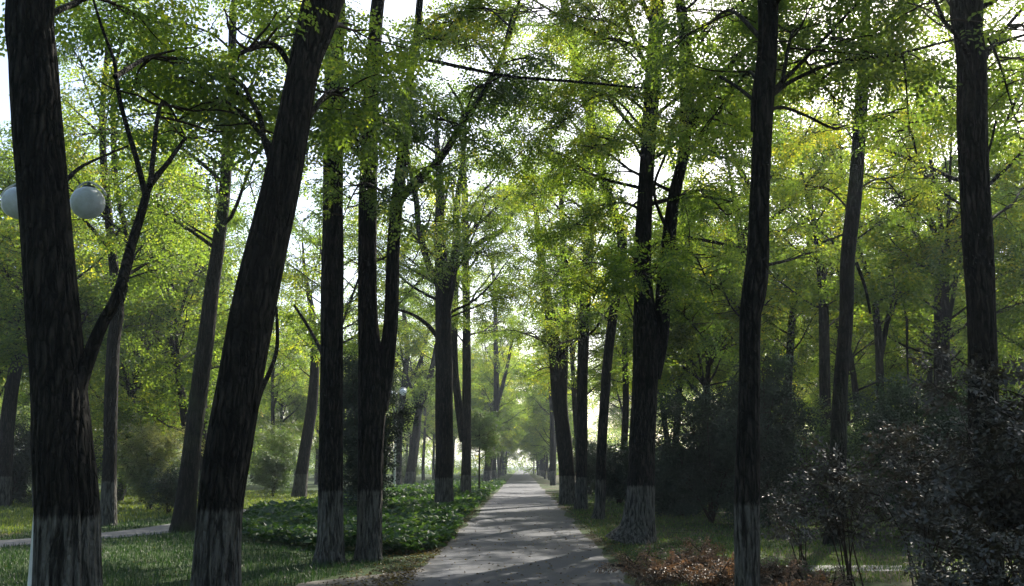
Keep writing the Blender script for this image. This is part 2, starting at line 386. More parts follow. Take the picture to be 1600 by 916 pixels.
def put_sprays(mb, pos, dirs, rng, kinds, scale=1.0, mat=0, tilt=.5, base=.4, spread=.22, droop=.25):
    """leafy shoots at many points; dirs are their growing directions"""
    pos = np.asarray(pos, float); dirs = np.asarray(dirs, float); n = len(pos)
    if n == 0: return
    az = np.arctan2(dirs[:, 1], dirs[:, 0]) + rng.normal(0, .45, n)
    el = np.arctan2(dirs[:, 2], np.hypot(dirs[:, 0], dirs[:, 1])) * .5 + rng.normal(-droop, .3, n)
    R = rot(az, el, rng.normal(0, tilt, n)); sc = scale * rng.uniform(.75, 1.2, n)
    sv = np.clip(base + rng.normal(0, spread * .5, n) + .42 * clump(pos + 40 + 3 * rng.rand(3), 2.2), .02, .98); which = rng.randint(0, len(kinds), n)  # noise clumps turn leaves yellower, painting sunlit patches into the colour
    for k, T in enumerate(kinds):
        s = which == k
        if not s.any(): continue
        v = np.einsum('nij,mkj->nmki', R[s], T) * sc[s][:, None, None, None] + pos[s][:, None, None, :]
        m = v.shape[0] * v.shape[1]
        a = np.clip(np.repeat(sv[s], T.shape[0]) + rng.normal(0, spread * .5, m), 0, 1)
        mb.add(v.reshape(-1, 3), q=np.arange(m * 4).reshape(-1, 4), mat=mat, a=np.repeat(a, 4))

def lerp_rows(P_, u):
    x = u * (len(P_) - 1); i = np.clip(int(x), 0, len(P_) - 2); f = x - i
    return P_[i] * (1 - f) + P_[i + 1] * f

SPACING = .15
def bough(start, d0, L, r0, rng, wob=.22, lift=.06, n=8):
    """polyline of a limb that starts along d0"""
    p = [np.array(start, float)]; d = np.array(d0, float); d /= np.linalg.norm(d)
    for k in range(n):
        d = d + rng.normal(0, wob, 3) * .5 + np.array([0, 0, lift * (1 if k < n * .6 else -1.5)]); d /= np.linalg.norm(d)
        p.append(p[-1] + d * L / n)
    p = np.array(p); r = r0 * (1 - np.linspace(0, 1, len(p))) ** .8 + .006
    return p, r

def side_shoots(limb, rng, crown, anchors, twig_mat=1, n=9, frac=.42, u0=.25, tw=.009):
    L = np.linalg.norm(np.diff(limb, axis=0), axis=1).sum()
    for k in range(n):
        u = u0 + (1 - u0) * (k + rng.rand()) / n; u = min(u, .98)
        p = lerp_rows(limb, u); q = lerp_rows(limb, min(1, u + .05)); d = q - p; d /= np.linalg.norm(d) + 1e-9
        az = math.atan2(d[1], d[0]) + (1 if k % 2 else -1) * rng.uniform(.6, 1.3)
        e = rng.uniform(-.15, .55)
        sl_ = max(.5, L * frac * (1.15 - u) * rng.uniform(.7, 1.3))
        sp, sr = bough(p, (math.cos(az) * math.cos(e), math.sin(az) * math.cos(e), math.sin(e)), sl_, tw, rng, wob=.35, lift=.0, n=5)
        tube(crown, sp, sr, 4, mat=twig_mat, cap=False)
        na = max(4, int(sl_ / SPACING))
        for j in range(na):
            w_ = .2 + .8 * (j + rng.rand()) / na; w_ = min(w_, .97)
            pp = lerp_rows(sp, w_); dd = lerp_rows(sp, min(1, w_ + .05)) - pp
            anchors.append((pp + rng.normal(0, .07, 3), dd / (np.linalg.norm(dd) + 1e-9) + rng.normal(0, .25, 3)))

_NG = np.random.RandomState(4).rand(16, 16, 16) * 2 - 1
def clump(p, size):
    def one(q):
        i = np.floor(q).astype(int); f = q - i; f = f * f * (3 - 2 * f); o = 0
        for a in (0, 1):
            for b in (0, 1):
                for c in (0, 1):
                    wgt = (f[:, 0] if a else 1 - f[:, 0]) * (f[:, 1] if b else 1 - f[:, 1]) * (f[:, 2] if c else 1 - f[:, 2])
                    o = o + wgt * _NG[(i[:, 0] + a) % 16, (i[:, 1] + b) % 16, (i[:, 2] + c) % 16]
        return o
    q = p * np.array([1, 1, 1.7]) / size
    return one(q) * .65 + one(q * .37 + 5) * .5

def crown_on(stem, rstem, rng, wood, crown, anchors, h0, reach, n, top=1.0, shape='broad'):
    """limbs up a stem from height h0; wood gets the limbs, anchors the leafy points"""
    z = stem[:, 2]; ztop = z[-1] if z[-1] > h0 + 1 else h0 + 1; az = rng.uniform(0, 6.28)
    n = int(n * 1.5)
    for k in range(n):
        t = (k + .7 * rng.rand()) / n; h = h0 + (ztop - h0) * t * top
        i = int(np.clip(np.searchsorted(z, h), 1, len(z) - 1)); p = stem[i]; r = rstem[i]
        az += 2.4 + rng.normal(0, .4); e = rng.uniform(.15, .6) + .5 * t
        L = reach * (.62 + .5 * math.sin(math.pi * min(1, t * .9 + .15))) * rng.uniform(.75, 1.25) * (1 - .45 * t)
        lp, lr = bough(p, (math.cos(az) * math.cos(e), math.sin(az) * math.cos(e), math.sin(e)), L, max(.014, min(r * .5, .012 * L)), rng)
        tube(wood, lp, lr, 6, cap=False)
        side_shoots(lp, rng, crown, anchors, n=int(7 + L * 2.0))

def wood_tree(name, label, cat, stems, seed, loc, *, group=None, H=16.5, h0=5.0, reach=3.6, nl=12, kinds=None, leafm=None,
              barkm=None, branches=(), boughs=(), base=.42, scale=1.0, hero=True, flare=.15, droop=.25, cut=-.17, clump_size=1.1, seg=None, flute=0):
    """a tree: Empty at the foot > trunk, named branches, crown.  stems: arrays (x,y,z,r) in world space; the first starts on the ground."""
    rng = np.random.RandomState(seed); loc = np.array(loc, float)
    root = empty(name, loc, label, cat, group)
    wood, crown, anchors = MB(), MB(), []
    L0 = np.array([*loc, 0.0])
    for si, st in enumerate(stems):
        st = np.asarray(st, float) - L0
        if st[-1, 2] < H and st[-1, 3] > 0:                       # carry the stem on up to the tree's top
            d = st[-1, :3] - st[-2, :3]; d /= np.linalg.norm(d); p = st[-1, :3].copy(); r = st[-1, 3]; ext = []
            ns = 6; step = (H - p[2]) / ns
            for k in range(ns):
                d = d * np.array([.8, .8, 1]) + np.array([*rng.normal(0, .10, 2), .1]); d /= np.linalg.norm(d)
                p = p + d * step; ext.append([*p, max(.015, r * (1 - (k + 1) / (ns + .3)))])
            st = np.vstack([st, ext])
        n = max(12, int((st[-1, 2] - st[0, 2]) / (.12 if hero else .7)))
        s = spline(st, n); s[:, 3] = np.maximum(s[:, 3], .012)
        if si == 0:
            s[:, 3] *= 1 + .55 * flare * np.exp(-np.clip(s[:, 2], 0, 9) / .22)
            s[0, 2] -= .05
        tube(wood, s[:, :3], s[:, 3], seg or (14 if hero else 8), rough=.07 if hero else .04, seed=seed + si, flute=flute)
        crown_on(s[:, :3], s[:, 3], rng, wood, crown, anchors, h0, reach, nl if si == 0 else max(4, nl // 2))
    for br in branches:
        br = np.asarray(br, float) - L0; s = spline(br, 26)
        bm = MB(); tube(bm, s[:, :3], np.maximum(s[:, 3], .004), 9, rough=.06, seed=seed + 9)
        bm.obj('branch', barkm or M_bark_plain, root, smooth=True)
    for bo in boughs:        # leafy boughs reaching to a place seen in the photo
        a_, b_, r0 = np.array(bo[0]) - loc, np.array(bo[1]) - loc, bo[2]; dens = bo[3] if len(bo) > 3 else 1.0
        m_ = (a_ + b_) / 2 + np.array([0, 0, .12 * np.linalg.norm(b_ - a_)]) + rng.normal(0, .12, 3)
        s = spline([a_, m_, b_, b_ + (b_ - m_) * .15 - np.array([0, 0, .1])], 16)
        tube(wood, s, r0 * (1 - np.linspace(0, 1, 16)) ** .8 + .006, 6, cap=False)
        side_shoots(s, rng, crown, anchors, n=int((5 + 2.2 * np.linalg.norm(b_ - a_)) * dens), u0=.3, frac=.34)
    wood.obj('trunk', barkm or M_bark, root, smooth=True)
    if anchors:
        A = np.array([a[0] for a in anchors]); D = np.array([a[1] for a in anchors])
        k = clump(A + loc * .37, clump_size) + rng.normal(0, .06, len(A)) > cut; A, D = A[k], D[k]   # foliage gathers in clumps with gaps between
        put_sprays(crown, A, D, rng, kinds or SPRAY, scale, base=base, droop=droop)
        crown.obj('crown', [leafm or M_leaf, M_twig], root)
    return root

def px_stem(Y, pts, ground=True):
    """pixel polyline (x, y, width[, dY]) -> world rows (x, y, z, r); the first is carried down to the ground"""
    rows = []
    for q in pts:
        yy_ = Y + (q[3] if len(q) > 3 else 0); p = P(q[0], q[1], yy_); rows.append([*p, q[2] / F * yy_ / 2 / math.cos(PITCH * 0)])
    rows = np.array(rows)
    if ground:
        if rows[0, 2] > .05:
            d = rows[0] - rows[1]; t = rows[0, 2] / max(.2, -d[2]); f = rows[0] + d * min(t, 3.0); f[2] = 0; f[3] = rows[0, 3] * 1.05
            rows = np.vstack([f, rows])
        rows[0, 2] = 0
    return rows

# ================================================================== THE TREES BY THE LANE
def tree_px(name_label, Y, main, seed, extra=(), limbs=(), boughs=(), **k):
    """tree from photo measurements: main and extra stems, bare limbs and leafy boughs as pixel polylines"""
    st = [px_stem(Y, main)]
    for e in extra: st.append(px_stem(Y, e, ground=False))
    br = [px_stem(Y, l, ground=False) for l in limbs]
    bo = []
    for q in boughs:   # (x0,y0, x1,y1, dY, r[, density])
        bo.append((P(q[0], q[1], Y), P(q[2], q[3], Y + q[4]), q[5], *(q[6:] or ())))
    return wood_tree('locust_tree', name_label, 'tree', st, seed, st[0][0, :3], branches=br, boughs=bo, **k)

ROW = 'old trees along the lane'
# ---- left of the lane, near to far
tree_px('thick furrowed tree nearest on the left, hiding the globe lamp, with a forked bare limb', 8.6,
        [(106, 1015, 112), (106, 915, 98), (106, 800, 95), (98, 700, 93), (92, 600, 86), (84, 500, 84), (76, 400, 80), (68, 300, 79), (59, 200, 78), (52, 100, 76), (47, 0, 75)], 11,
        limbs=[[(118, 610, 34), (135, 568, 25), (158, 510, 20), (185, 458, 18), (202, 395, 16, .3), (222, 330, 14, .5), (234, 290, 12, .7), (262, 255, 8, 1), (290, 215, 6, 1.3)],
               [(229, 312, 11, .6), (215, 255, 9, .6), (200, 205, 8, .8), (186, 150, 7, .8), (178, 95, 6, 1.0), (160, 45, 5, 1.2), (140, -20, 4, 1.4)],
               [(100, 285, 9, 0), (125, 262, 6, .5), (160, 245, 4, 1), (200, 228, 3, 1.5)]],
        boughs=[(180, 120, 270, 100, 2.2, .02, .8), (234, 290, 290, 215, 3.2, .02, .8), (60, 30, 210, 40, 3.5, .03)],
        H=15, h0=6.8, reach=4.0, nl=10, flute=19, seg=114, group=ROW)
tree_px('tall trunk leaning right over the lawn, nearest of the leaning trees on the left', 9.9,
        [(333, 985, 90), (336, 915, 76), (343, 800, 71), (358, 700, 72), (375, 600, 70), (393, 500, 71), (414, 400, 68), (437, 300, 64), (457, 200, 57), (476, 100, 52), (505, 0, 66)], 12,
        limbs=[[(398, 640, 12), (408, 610, 9, .3), (424, 575, 7, .5), (433, 540, 6, .8), (432, 480, 4, 1)],
               [(425, 262, 9), (412, 215, 9, .5), (405, 180, 8, .8), (380, 150, 6, 1.2), (300, 130, 5, 1.6), (240, 140, 3, 2)]],
        boughs=[(470, 130, 380, 80, -.8, .03), (440, 250, 330, 150, 1.0, .03), (470, 200, 560, 180, 1.8, .03, 1.2), (405, 180, 300, 140, 1.6, .02, 1.2)],
        H=16, h0=6.2, reach=3.6, nl=10, flute=17, seg=102, group=ROW)
tree_px('straight upright trunk with worn whitewash, right of the leaning tree', 17.2,
        [(514, 888, 48), (516, 850, 41), (516, 770, 38), (518, 600, 37), (520, 400, 35), (521, 250, 32), (522, 100, 31), (526, 0, 28)], 13,
        limbs=[[(508, 560, 9), (495, 535, 6, .5), (478, 505, 5, .8), (460, 478, 4, 1.0)],
               [(535, 78, 6), (590, 82, 6, -.2), (650, 90, 7, -.4), (730, 107, 6, -.8), (800, 120, 5, -1), (900, 128, 5, -1.2), (1010, 138, 3, -1.2)],
               [(522, 112, 8), (535, 150, 6, -.4), (552, 200, 5, -.6), (560, 240, 3, -.8)]],
        boughs=[(525, 130, 590, 150, -2.5, .03, 1.5), (522, 160, 480, 240, -2, .03), (650, 90, 720, 70, -1, .02, 1.2)],
        H=18, h0=10.2, reach=4.0, nl=11, flute=15, seg=75, group=ROW)
tree_px('tree forking into two dark stems left of the lane, beside the broad leaved bedding', 17.6,
        [(574, 886, 44), (577, 850, 39), (578, 780, 38), (580, 700, 40), (582, 620, 44), (575, 500, 31), (574, 400, 29), (575, 300, 29), (578, 200, 26), (584, 100, 24), (591, 0, 22)], 14,
        extra=[[(590, 640, 30), (602, 580, 26), (611, 500, 23), (614, 400, 21), (620, 320, 20), (628, 250, 18), (634, 190, 15), (642, 110, 14), (652, 50, 13), (656, 0, 12)]],
        limbs=[[(622, 315, 17), (650, 283, 14, .3), (690, 245, 12, .6), (715, 205, 11, .9), (745, 160, 9, 1.2), (775, 110, 8, 1.6), (795, 60, 7, 2), (812, 0, 5, 2.2)],
               [(716, 205, 6, .9), (722, 170, 5, 1.2), (700, 130, 4, 1.5)]],
        boughs=[(630, 230, 560, 230, -2.8, .03, 1.5), (636, 180, 700, 190, -1.5, .03, 1.4), (745, 160, 830, 90, 1.2, .02, 1.5), (715, 205, 790, 250, 1.5, .02, 1.3),
                (630, 260, 650, 330, -2, .02), (600, 300, 540, 330, -2, .02, .8), (628, 240, 540, 200, -1.5, .02, 1.2), (614, 380, 560, 420, 1, .02), (650, 60, 720, 20, 2, .02, 1.2), (790, 60, 850, 30, 2.5, .02, 1.4), (760, 130, 830, 190, 2.5, .02, 1.4), (795, 40, 740, 10, 2, .02, 1.2), (720, 200, 780, 150, 1.5, .02, 1.2), (775, 110, 700, 70, 2.5, .02, 1.4), (690, 245, 620, 210, -1, .02, 1.3)],
        H=18, h0=10.4, reach=4.2, nl=12, flute=13, seg=65, group=ROW)
tree_px('straight dark tree rising from the bedding, left of the slim joined stems', 36,
        [(693, 806, 34), (694, 780, 29), (694, 720, 28), (694, 600, 27), (693, 500, 26), (690, 420, 22), (686, 360, 16), (688, 300, 13), (684, 240, 10)], 15,
        extra=[[(694, 500, 17), (705, 440, 14), (712, 380, 12), (714, 320, 10), (722, 260, 8)], [(688, 450, 12), (672, 420, 11), (655, 360, 10), (650, 310, 9), (640, 260, 7)]],
        limbs=[[(686, 530, 8), (668, 508, 7), (645, 492, 5), (622, 484, 4)]],
        boughs=[(700, 420, 760, 400, -3, .04), (690, 350, 640, 420, -4, .04), (694, 430, 620, 480, -3, .04, .7)],
        H=15.5, h0=6.5, reach=4.3, nl=11, kinds=SPRAY_MID, group=ROW)
tree_px('pair of slim stems joined at the foot, right of the straight trunk in the bedding', 47,
        [(727, 787, 19), (728, 740, 15), (729, 650, 14), (729, 500, 13), (727, 400, 13), (727, 320, 11), (724, 250, 8)], 16,
        extra=[[(724, 690, 12), (716, 630, 12), (710, 560, 11), (712, 450, 10), (716, 380, 9)]],
        limbs=[[(731, 400, 10), (750, 378, 9), (785, 360, 8, -.5), (808, 320, 7, -1), (840, 285, 6, -1.5), (868, 258, 4, -2)]],
        boughs=[(785, 360, 850, 330, -3, .03), (730, 360, 780, 300, -3, .04), (729, 420, 690, 520, -3, .03)],
        H=16.5, h0=7, reach=4.3, nl=11, kinds=SPRAY_MID, group=ROW)
tree_px('slender trunk with whitewashed foot directly behind the thickest left trunk, beside the paving', 27.5,
        [(168, 821, 26), (170, 780, 24), (172, 700, 20), (173, 640, 20), (177, 540, 20), (184, 480, 18), (176, 400, 14), (170, 340, 13), (163, 270, 12), (160, 180, 10), (168, 80, 8)], 17,
        extra=[[(183, 490, 12), (196, 440, 11), (200, 380, 9), (183, 300, 9), (178, 230, 9), (177, 120, 8)]],
        boughs=[(172, 300, 240, 250, -2, .03), (178, 200, 120, 260, -2, .03), (186, 440, 250, 420, 1, .03)],
        H=15, h0=6.2, reach=3.9, nl=11, kinds=SPRAY_MID, group='trees on the left lawn')
tree_px('curving tree with mossy foot between the slender trunk and the leaning tree', 25,
        [(287, 836, 42), (290, 790, 34), (300, 700, 28), (312, 600, 27), (322, 530, 25), (330, 460, 23), (342, 380, 20), (352, 290, 18), (356, 210, 18), (362, 100, 14), (364, 20, 12)], 18,
        extra=[[(353, 270, 10), (372, 225, 9), (385, 185, 6)]],
        boughs=[(356, 230, 300, 200, -3, .03), (350, 260, 400, 320, 1, .03), (340, 380, 270, 330, -1, .03), (360, 120, 250, 110, -3, .03, 1.2)],
        H=15.5, h0=6.8, reach=3.9, nl=11, kinds=SPRAY_MID, group='trees on the left lawn', barkm=M_bark_moss)
# ---- right of the lane
tree_px('dark slim tree with whitewashed foot among russet shrubs, nearest on the right', 11.3,
        [(1167, 955, 44), (1168, 915, 38), (1167, 790, 38), (1169, 700, 35), (1171, 600, 32), (1172, 500, 33), (1179, 450, 38), (1184, 400, 35), (1187, 300, 31), (1192, 200, 31), (1199, 100, 31), (1201, 0, 31)], 21,
        limbs=[[(1206, 145, 8), (1222, 128, 8, .3), (1260, 90, 6, .6), (1300, 48, 5, 1), (1350, -5, 4, 1.4)],
               [(1205, 150, 8), (1240, 125, 7, .5), (1310, 97, 6, .8), (1400, 85, 5, 1.2), (1480, 65, 4, 1.5), (1600, 40, 3, 2)],
               [(1178, 205, 11), (1178, 160, 10), (1184, 110, 9), (1188, 60, 8, -.2), (1186, -10, 6, -.3)],
               [(1195, 175, 7), (1222, 168, 6, .6), (1262, 182, 5, 1), (1300, 200, 4, 1.3), (1322, 196, 2, 1.8)],
               [(1176, 155, 7, 0), (1150, 135, 6, .8), (1125, 120, 5, 1.6)]],
        boughs=[(1180, 120, 1110, 190, 3.0, .02, 1.1), (1260, 90, 1300, 150, 2.5, .015, .7), (1190, 60, 1090, 60, 3.0, .03, 1.0), (1400, 85, 1420, 190, 3, .015, .7), (1222, 128, 1262, 50, 2.0, .02, 1.2), (1197, 20, 1290, 20, 3.0, .02, 1.2), (1300, 60, 1350, 110, 2.5, .015, 1.0)],
        H=15, h0=6.6, reach=3.4, nl=10, flute=11, seg=66, group=ROW)
tree_px('big old tree with flared foot at the right edge of the lane, splitting in two', 21.6,
        [(990, 858, 66), (996, 830, 54), (1000, 780, 44), (1003, 700, 40), (1008, 600, 40), (1010, 540, 42), (1005, 450, 30), (1004, 400, 28), (1008, 300, 25), (1014, 200, 24), (1022, 100, 25), (1026, 40, 24), (1028, 0, 20)], 22,
        extra=[[(1020, 590, 26), (1032, 530, 24), (1037, 450, 24), (1043, 390, 23), (1053, 310, 20), (1068, 240, 18), (1074, 150, 24), (1070, 60, 20), (1062, 0, 16)]],
        limbs=[[(1072, 215, 16), (1095, 165, 14, -.6), (1131, 114, 12, -1.2), (1165, 78, 10, -1.8), (1200, 35, 8, -2.2), (1240, -20, 6, -2.6)], [(1046, 370, 6), (1022, 300, 5, -.5), (1040, 240, 4, -.8), (1060, 170, 4, -1)]],
        boughs=[(1037, 450, 1010, 430, -3.2, .03, 1.6), (1053, 310, 1130, 330, -2, .03, 1.3), (1010, 260, 940, 230, -2.5, .03, 1.4), (1043, 390, 1110, 450, -2, .03, 1.3),
                (1016, 180, 920, 120, -2.5, .03, 1.4), (1008, 330, 900, 350, -1.5, .03, 1.4), (1020, 120, 960, 60, -2, .03, 1.2), (1004, 450, 930, 460, -1.5, .03, 1.3), (1037, 470, 1100, 530, -1, .03), (1022, 90, 930, 30, -2, .03, 1.5), (1026, 60, 1000, 0, -2, .03, 1.3), (1070, 100, 1120, 30, -1, .03, 1.3), (1012, 210, 880, 190, -2.5, .03, 1.5), (1074, 180, 1110, 230, -2, .03, 1.4)],
        H=18, h0=7.0, reach=4.4, nl=14, flute=15, seg=75, flare=.8, cut=-.18, group=ROW)
tree_px('slim tree arching left over the lane, just left of the big flared tree', 31,
        [(934, 820, 21), (937, 790, 17), (940, 700, 15), (945, 620, 15), (952, 540, 15), (964, 450, 15), (972, 380, 16), (958, 330, 16), (942, 280, 17), (932, 230, 16), (922, 180, 15), (905, 120, 15), (890, 50, 15), (878, -20, 14)], 23,
        boughs=[(950, 500, 900, 500, -2, .04, 1.3), (962, 420, 870, 430, -2, .04, 1.2), (940, 270, 850, 300, -3, .04, 1.3), (962, 430, 1010, 560, -2, .03), (895, 80, 820, 40, -2, .04, 1.4), (915, 150, 840, 170, -3, .04, 1.4), (890, 50, 960, 90, -2, .04, 1.2)],
        H=17, h0=7.4, reach=4.0, nl=11, kinds=SPRAY_MID, group=ROW)
tree_px('slim upright tree between the two leaning stems and the arching slim tree', 38,
        [(908, 806, 22), (908, 760, 18), (909, 700, 17), (910, 600, 17), (913, 500, 17), (919, 400, 17), (921, 320, 17), (918, 250, 14), (925, 160, 11)], 24,
        boughs=[(912, 540, 870, 540, -3, .04, 1.3), (915, 450, 860, 470, -3, .04, 1.3), (919, 380, 850, 380, -3, .04, 1.2)],
        H=16.5, h0=6.0, reach=4.2, nl=12, kinds=SPRAY_MID, group=ROW)
tree_px('two stems leaning left over the lane from one whitewashed foot', 43,
        [(889, 797, 30), (887, 770, 27), (884, 720, 24), (878, 660, 24), (872, 600, 24), (866, 540, 20), (858, 480, 16), (848, 420, 12), (840, 360, 10)], 25,
        extra=[[(884, 700, 13), (880, 640, 12), (882, 560, 12), (884, 480, 11), (880, 380, 9), (876, 290, 8)]],
        boughs=[(866, 560, 830, 520, -3, .05, 1.3), (870, 600, 840, 580, -3, .04, 1.0), (884, 500, 920, 560, -3, .05, 1.3)],
        H=16, h0=5.8, reach=4.2, nl=12, kinds=SPRAY_MID, group=ROW)
tree_px('grey barked tree behind the sparse dark leaved shrub, right of the nearest right trunk', 21,
        [(1303, 855, 33), (1308, 790, 27), (1310, 700, 25), (1314, 600, 22), (1322, 500, 22), (1325, 400, 22), (1336, 300, 22), (1347, 150, 21), (1353, 50, 15), (1354, 0, 13)], 26,
        limbs=[[(1342, 190, 6), (1370, 180, 5, .4), (1400, 176, 4, .8), (1465, 178, 3, 1.2)], [(1338, 410, 6), (1352, 450, 5), (1360, 490, 4, .5)], [(1390, 180, 4, .7), (1420, 200, 4, .8), (1432, 240, 3, .9)]],
        boughs=[(1345, 150, 1410, 120, 1, .03), (1340, 200, 1420, 240, 2, .03), (1330, 330, 1260, 300, 2, .02), (1333, 300, 1420, 330, 3, .02), (1340, 230, 1270, 210, 3, .02)],
        H=17, h0=11.5, reach=3.6, nl=11, barkm=M_bark_moss, group='trees in the right wood')
tree_px('tall dark trunk at the right edge of the view, behind the largest dark leaved shrub', 12.4,
        [(1545, 930, 50), (1540, 800, 44), (1536, 600, 43), (1533, 500, 43), (1529, 400, 46), (1524, 300, 45), (1520, 200, 46), (1519, 100, 46), (1513, 50, 46), (1511, 0, 52)], 27,
        limbs=[[(1540, 90, 8), (1552, 70, 7, .3), (1575, 40, 6, .6), (1610, 0, 5, 1)], [(1540, 78, 7), (1562, 68, 6, .3), (1600, 55, 5, .6), (1660, 40, 3, 1)],
               [(1540, 250, 5), (1548, 225, 4, .2), (1556, 190, 4, .4)]],
        boughs=[(1575, 40, 1600, 120, 2, .02, 1.2), (1545, 60, 1590, 200, 3, .02, 1.2), (1515, 60, 1450, 10, 3, .02, 1.0)],
        H=15, h0=6.6, reach=3.6, nl=9, flute=12, seg=72, group='trees in the right wood')
tree_px('added tree hidden behind the nearest right trunk, its crown shading the lane', 28, [(1168, 840, 22), (1170, 700, 20), (1176, 500, 20), (1186, 300, 18), (1196, 100, 16)], 28, H=17, h0=6.5, reach=4.8, nl=14, kinds=SPRAY_MID, barkm=M_bark_far, cut=-.17, group='trees in the right wood')  # added to keep sun off the near lane, trunk out of sight
tree_px('added tree hidden behind the right edge tree, deeper in the wood', 26, [(1536, 850, 20), (1534, 700, 18), (1532, 500, 16), (1527, 300, 15), (1520, 100, 13)], 29, H=16.5, h0=7.5, reach=4.6, nl=13, kinds=SPRAY_MID, barkm=M_bark_far, cut=-.17, group='trees in the right wood')  # second tree added for shade, trunk kept behind the edge tree
# ---- farther single trees one can tell apart
def far_px(label, Y, main, seed, extra=(), group=None, **k):
    k = {**dict(H=14.5, h0=5.5, reach=3.4, nl=10, kinds=SPRAY_FAR, leafm=M_leaf_far, barkm=M_bark_far, hero=False), **k}
    return tree_px(label, Y, main, seed, extra=extra, group=group, **k)
LW, RW = 'trees in the left wood', 'trees in the right wood'
far_px('dark trunk leaning right at the left edge of the view, left of the thickest trunk', 40, [(4, 780, 26), (14, 640, 22), (38, 500, 20), (52, 400, 16), (58, 300, 12)], 31, group=LW)
far_px('slender pale tree forking in three behind the curving mossy tree', 48, [(316, 785, 12), (320, 600, 10), (324, 420, 10), (300, 345, 8), (282, 285, 6)], 32, extra=[[(325, 400, 7), (326, 340, 6), (324, 280, 5)]], group=LW)
far_px('dark leaning trunk on the sunlit lawn, left of the straight whitewashed trunk', 52, [(467, 776, 24), (474, 720, 19), (482, 670, 18), (489, 620, 17), (492, 560, 14), (488, 500, 11)], 33, group=LW)
far_px('hazy upright tree just right of the small street lamp', 75, [(621, 757, 12), (624, 680, 10), (630, 610, 10), (636, 550, 8), (630, 480, 6)], 34, extra=[[(630, 610, 7), (655, 570, 6), (668, 520, 5)]], group=LW)
far_px('hazy trunk leaning right toward the lane, second past the small street lamp', 72, [(639, 755, 15), (648, 690, 12), (655, 640, 11), (672, 590, 9), (684, 530, 8)], 35, extra=[[(655, 640, 7), (648, 620, 6), (640, 600, 5)]], group=LW)
far_px('hazy tree where the lane fades, with a curved trunk beside the small round tree', 86, [(760, 752, 13), (768, 690, 10), (775, 640, 9), (775, 560, 8), (773, 460, 6), (768, 400, 5)], 36, extra=[[(775, 640, 7), (786, 600, 6), (795, 560, 5), (802, 520, 4)]], group=LW)
far_px('small dark trunk far down the right edge of the lane, left of the leaning stems', 84, [(864, 762, 9), (863, 700, 8), (862, 640, 7), (858, 580, 6)], 37, group=RW)
far_px('hazy thin trunk between the slim tree and the big flared tree', 56, [(972, 778, 12), (975, 700, 11), (978, 620, 10), (976, 540, 9)], 38, group=RW)
far_px('thin hazy trunk seen low between the big flared tree and the evergreens', 50, [(1048, 772, 12), (1056, 690, 11), (1062, 600, 10), (1072, 540, 8)], 39, group=RW)
far_px('straight dark trunk in the right wood, just right of the nearest right trunk', 34, [(1296, 800, 20), (1290, 650, 18), (1288, 540, 17), (1286, 460, 15), (1280, 400, 12)], 40, group=RW)
far_px('forked trunk in the right wood, right of the peeling grey trunk', 33, [(1384, 800, 18), (1378, 700, 14), (1375, 600, 13), (1372, 520, 12), (1362, 440, 10), (1345, 400, 8)], 41, extra=[[(1376, 560, 9), (1392, 480, 8), (1412, 460, 7), (1418, 520, 4)]], group=RW)
far_px('trunk forking high beside the right edge trunk, deep in the right wood', 38, [(1470, 790, 18), (1466, 640, 15), (1466, 500, 14), (1465, 400, 13), (1452, 330, 9), (1440, 280, 7)], 42, extra=[[(1466, 420, 9), (1486, 380, 8), (1500, 330, 6)]], group=RW)
far_px('leaning tree with a bent trunk, left of the straight trunk in the right wood', 42, [(1228, 790, 14), (1232, 600, 12), (1238, 500, 12), (1246, 440, 9), (1262, 390, 7)], 43, group=RW)

# ---- the rest of the wood: copies of a few trees
protos = []
def auto_tree(seed, H, kinds, loc, label, group, **k):
    r = np.random.RandomState(seed); rows = [[0, 0, 0, .20]]
    x = y = 0; fork = r.uniform(4.5, 6.5); n = 8; dx, dy = r.normal(0, .10, 2)
    for i in range(1, n + 1):
        h = H * i / n; dx += r.normal(0, .10); dy += r.normal(0, .10); x += dx * .8; y += dy * .8
        rows.append([x, y, h, .20 * (1 - i / (n + .5)) + .02])
    main = np.array(rows); st = [main + np.array([loc[0], loc[1], 0, 0])]
    for s in range(2):
        i = 3 + s; p = main[i]; a = r.uniform(0, 6.28); e = []
        for j in range(5): e.append([p[0] + math.cos(a) * .55 * j, p[1] + math.sin(a) * .55 * j, p[2] + j * (H - p[2]) / 4.6, p[3] * .6 * (1 - j / 6)])
        st.append(np.array(e) + np.array([loc[0], loc[1], 0, 0]))
    return wood_tree('locust_tree', label, 'tree', st, seed, (loc[0], loc[1], 0), group=group, H=H, kinds=kinds, leafm=M_leaf_far, barkm=M_bark_far, hero=False, cut=-.07, **k)

def copy_tree(root, loc, rz, sc, label=None, group=None, cat=None):
    r = root.copy(); S.collection.objects.link(r); r.location = loc; r.rotation_euler = (0, 0, rz); r.scale = (sc, sc, sc)
    if label: r['label'] = label
    if group: r['group'] = group
    for ch in root.children:
        c = ch.copy(); S.collection.objects.link(c); c.parent = r
    return r

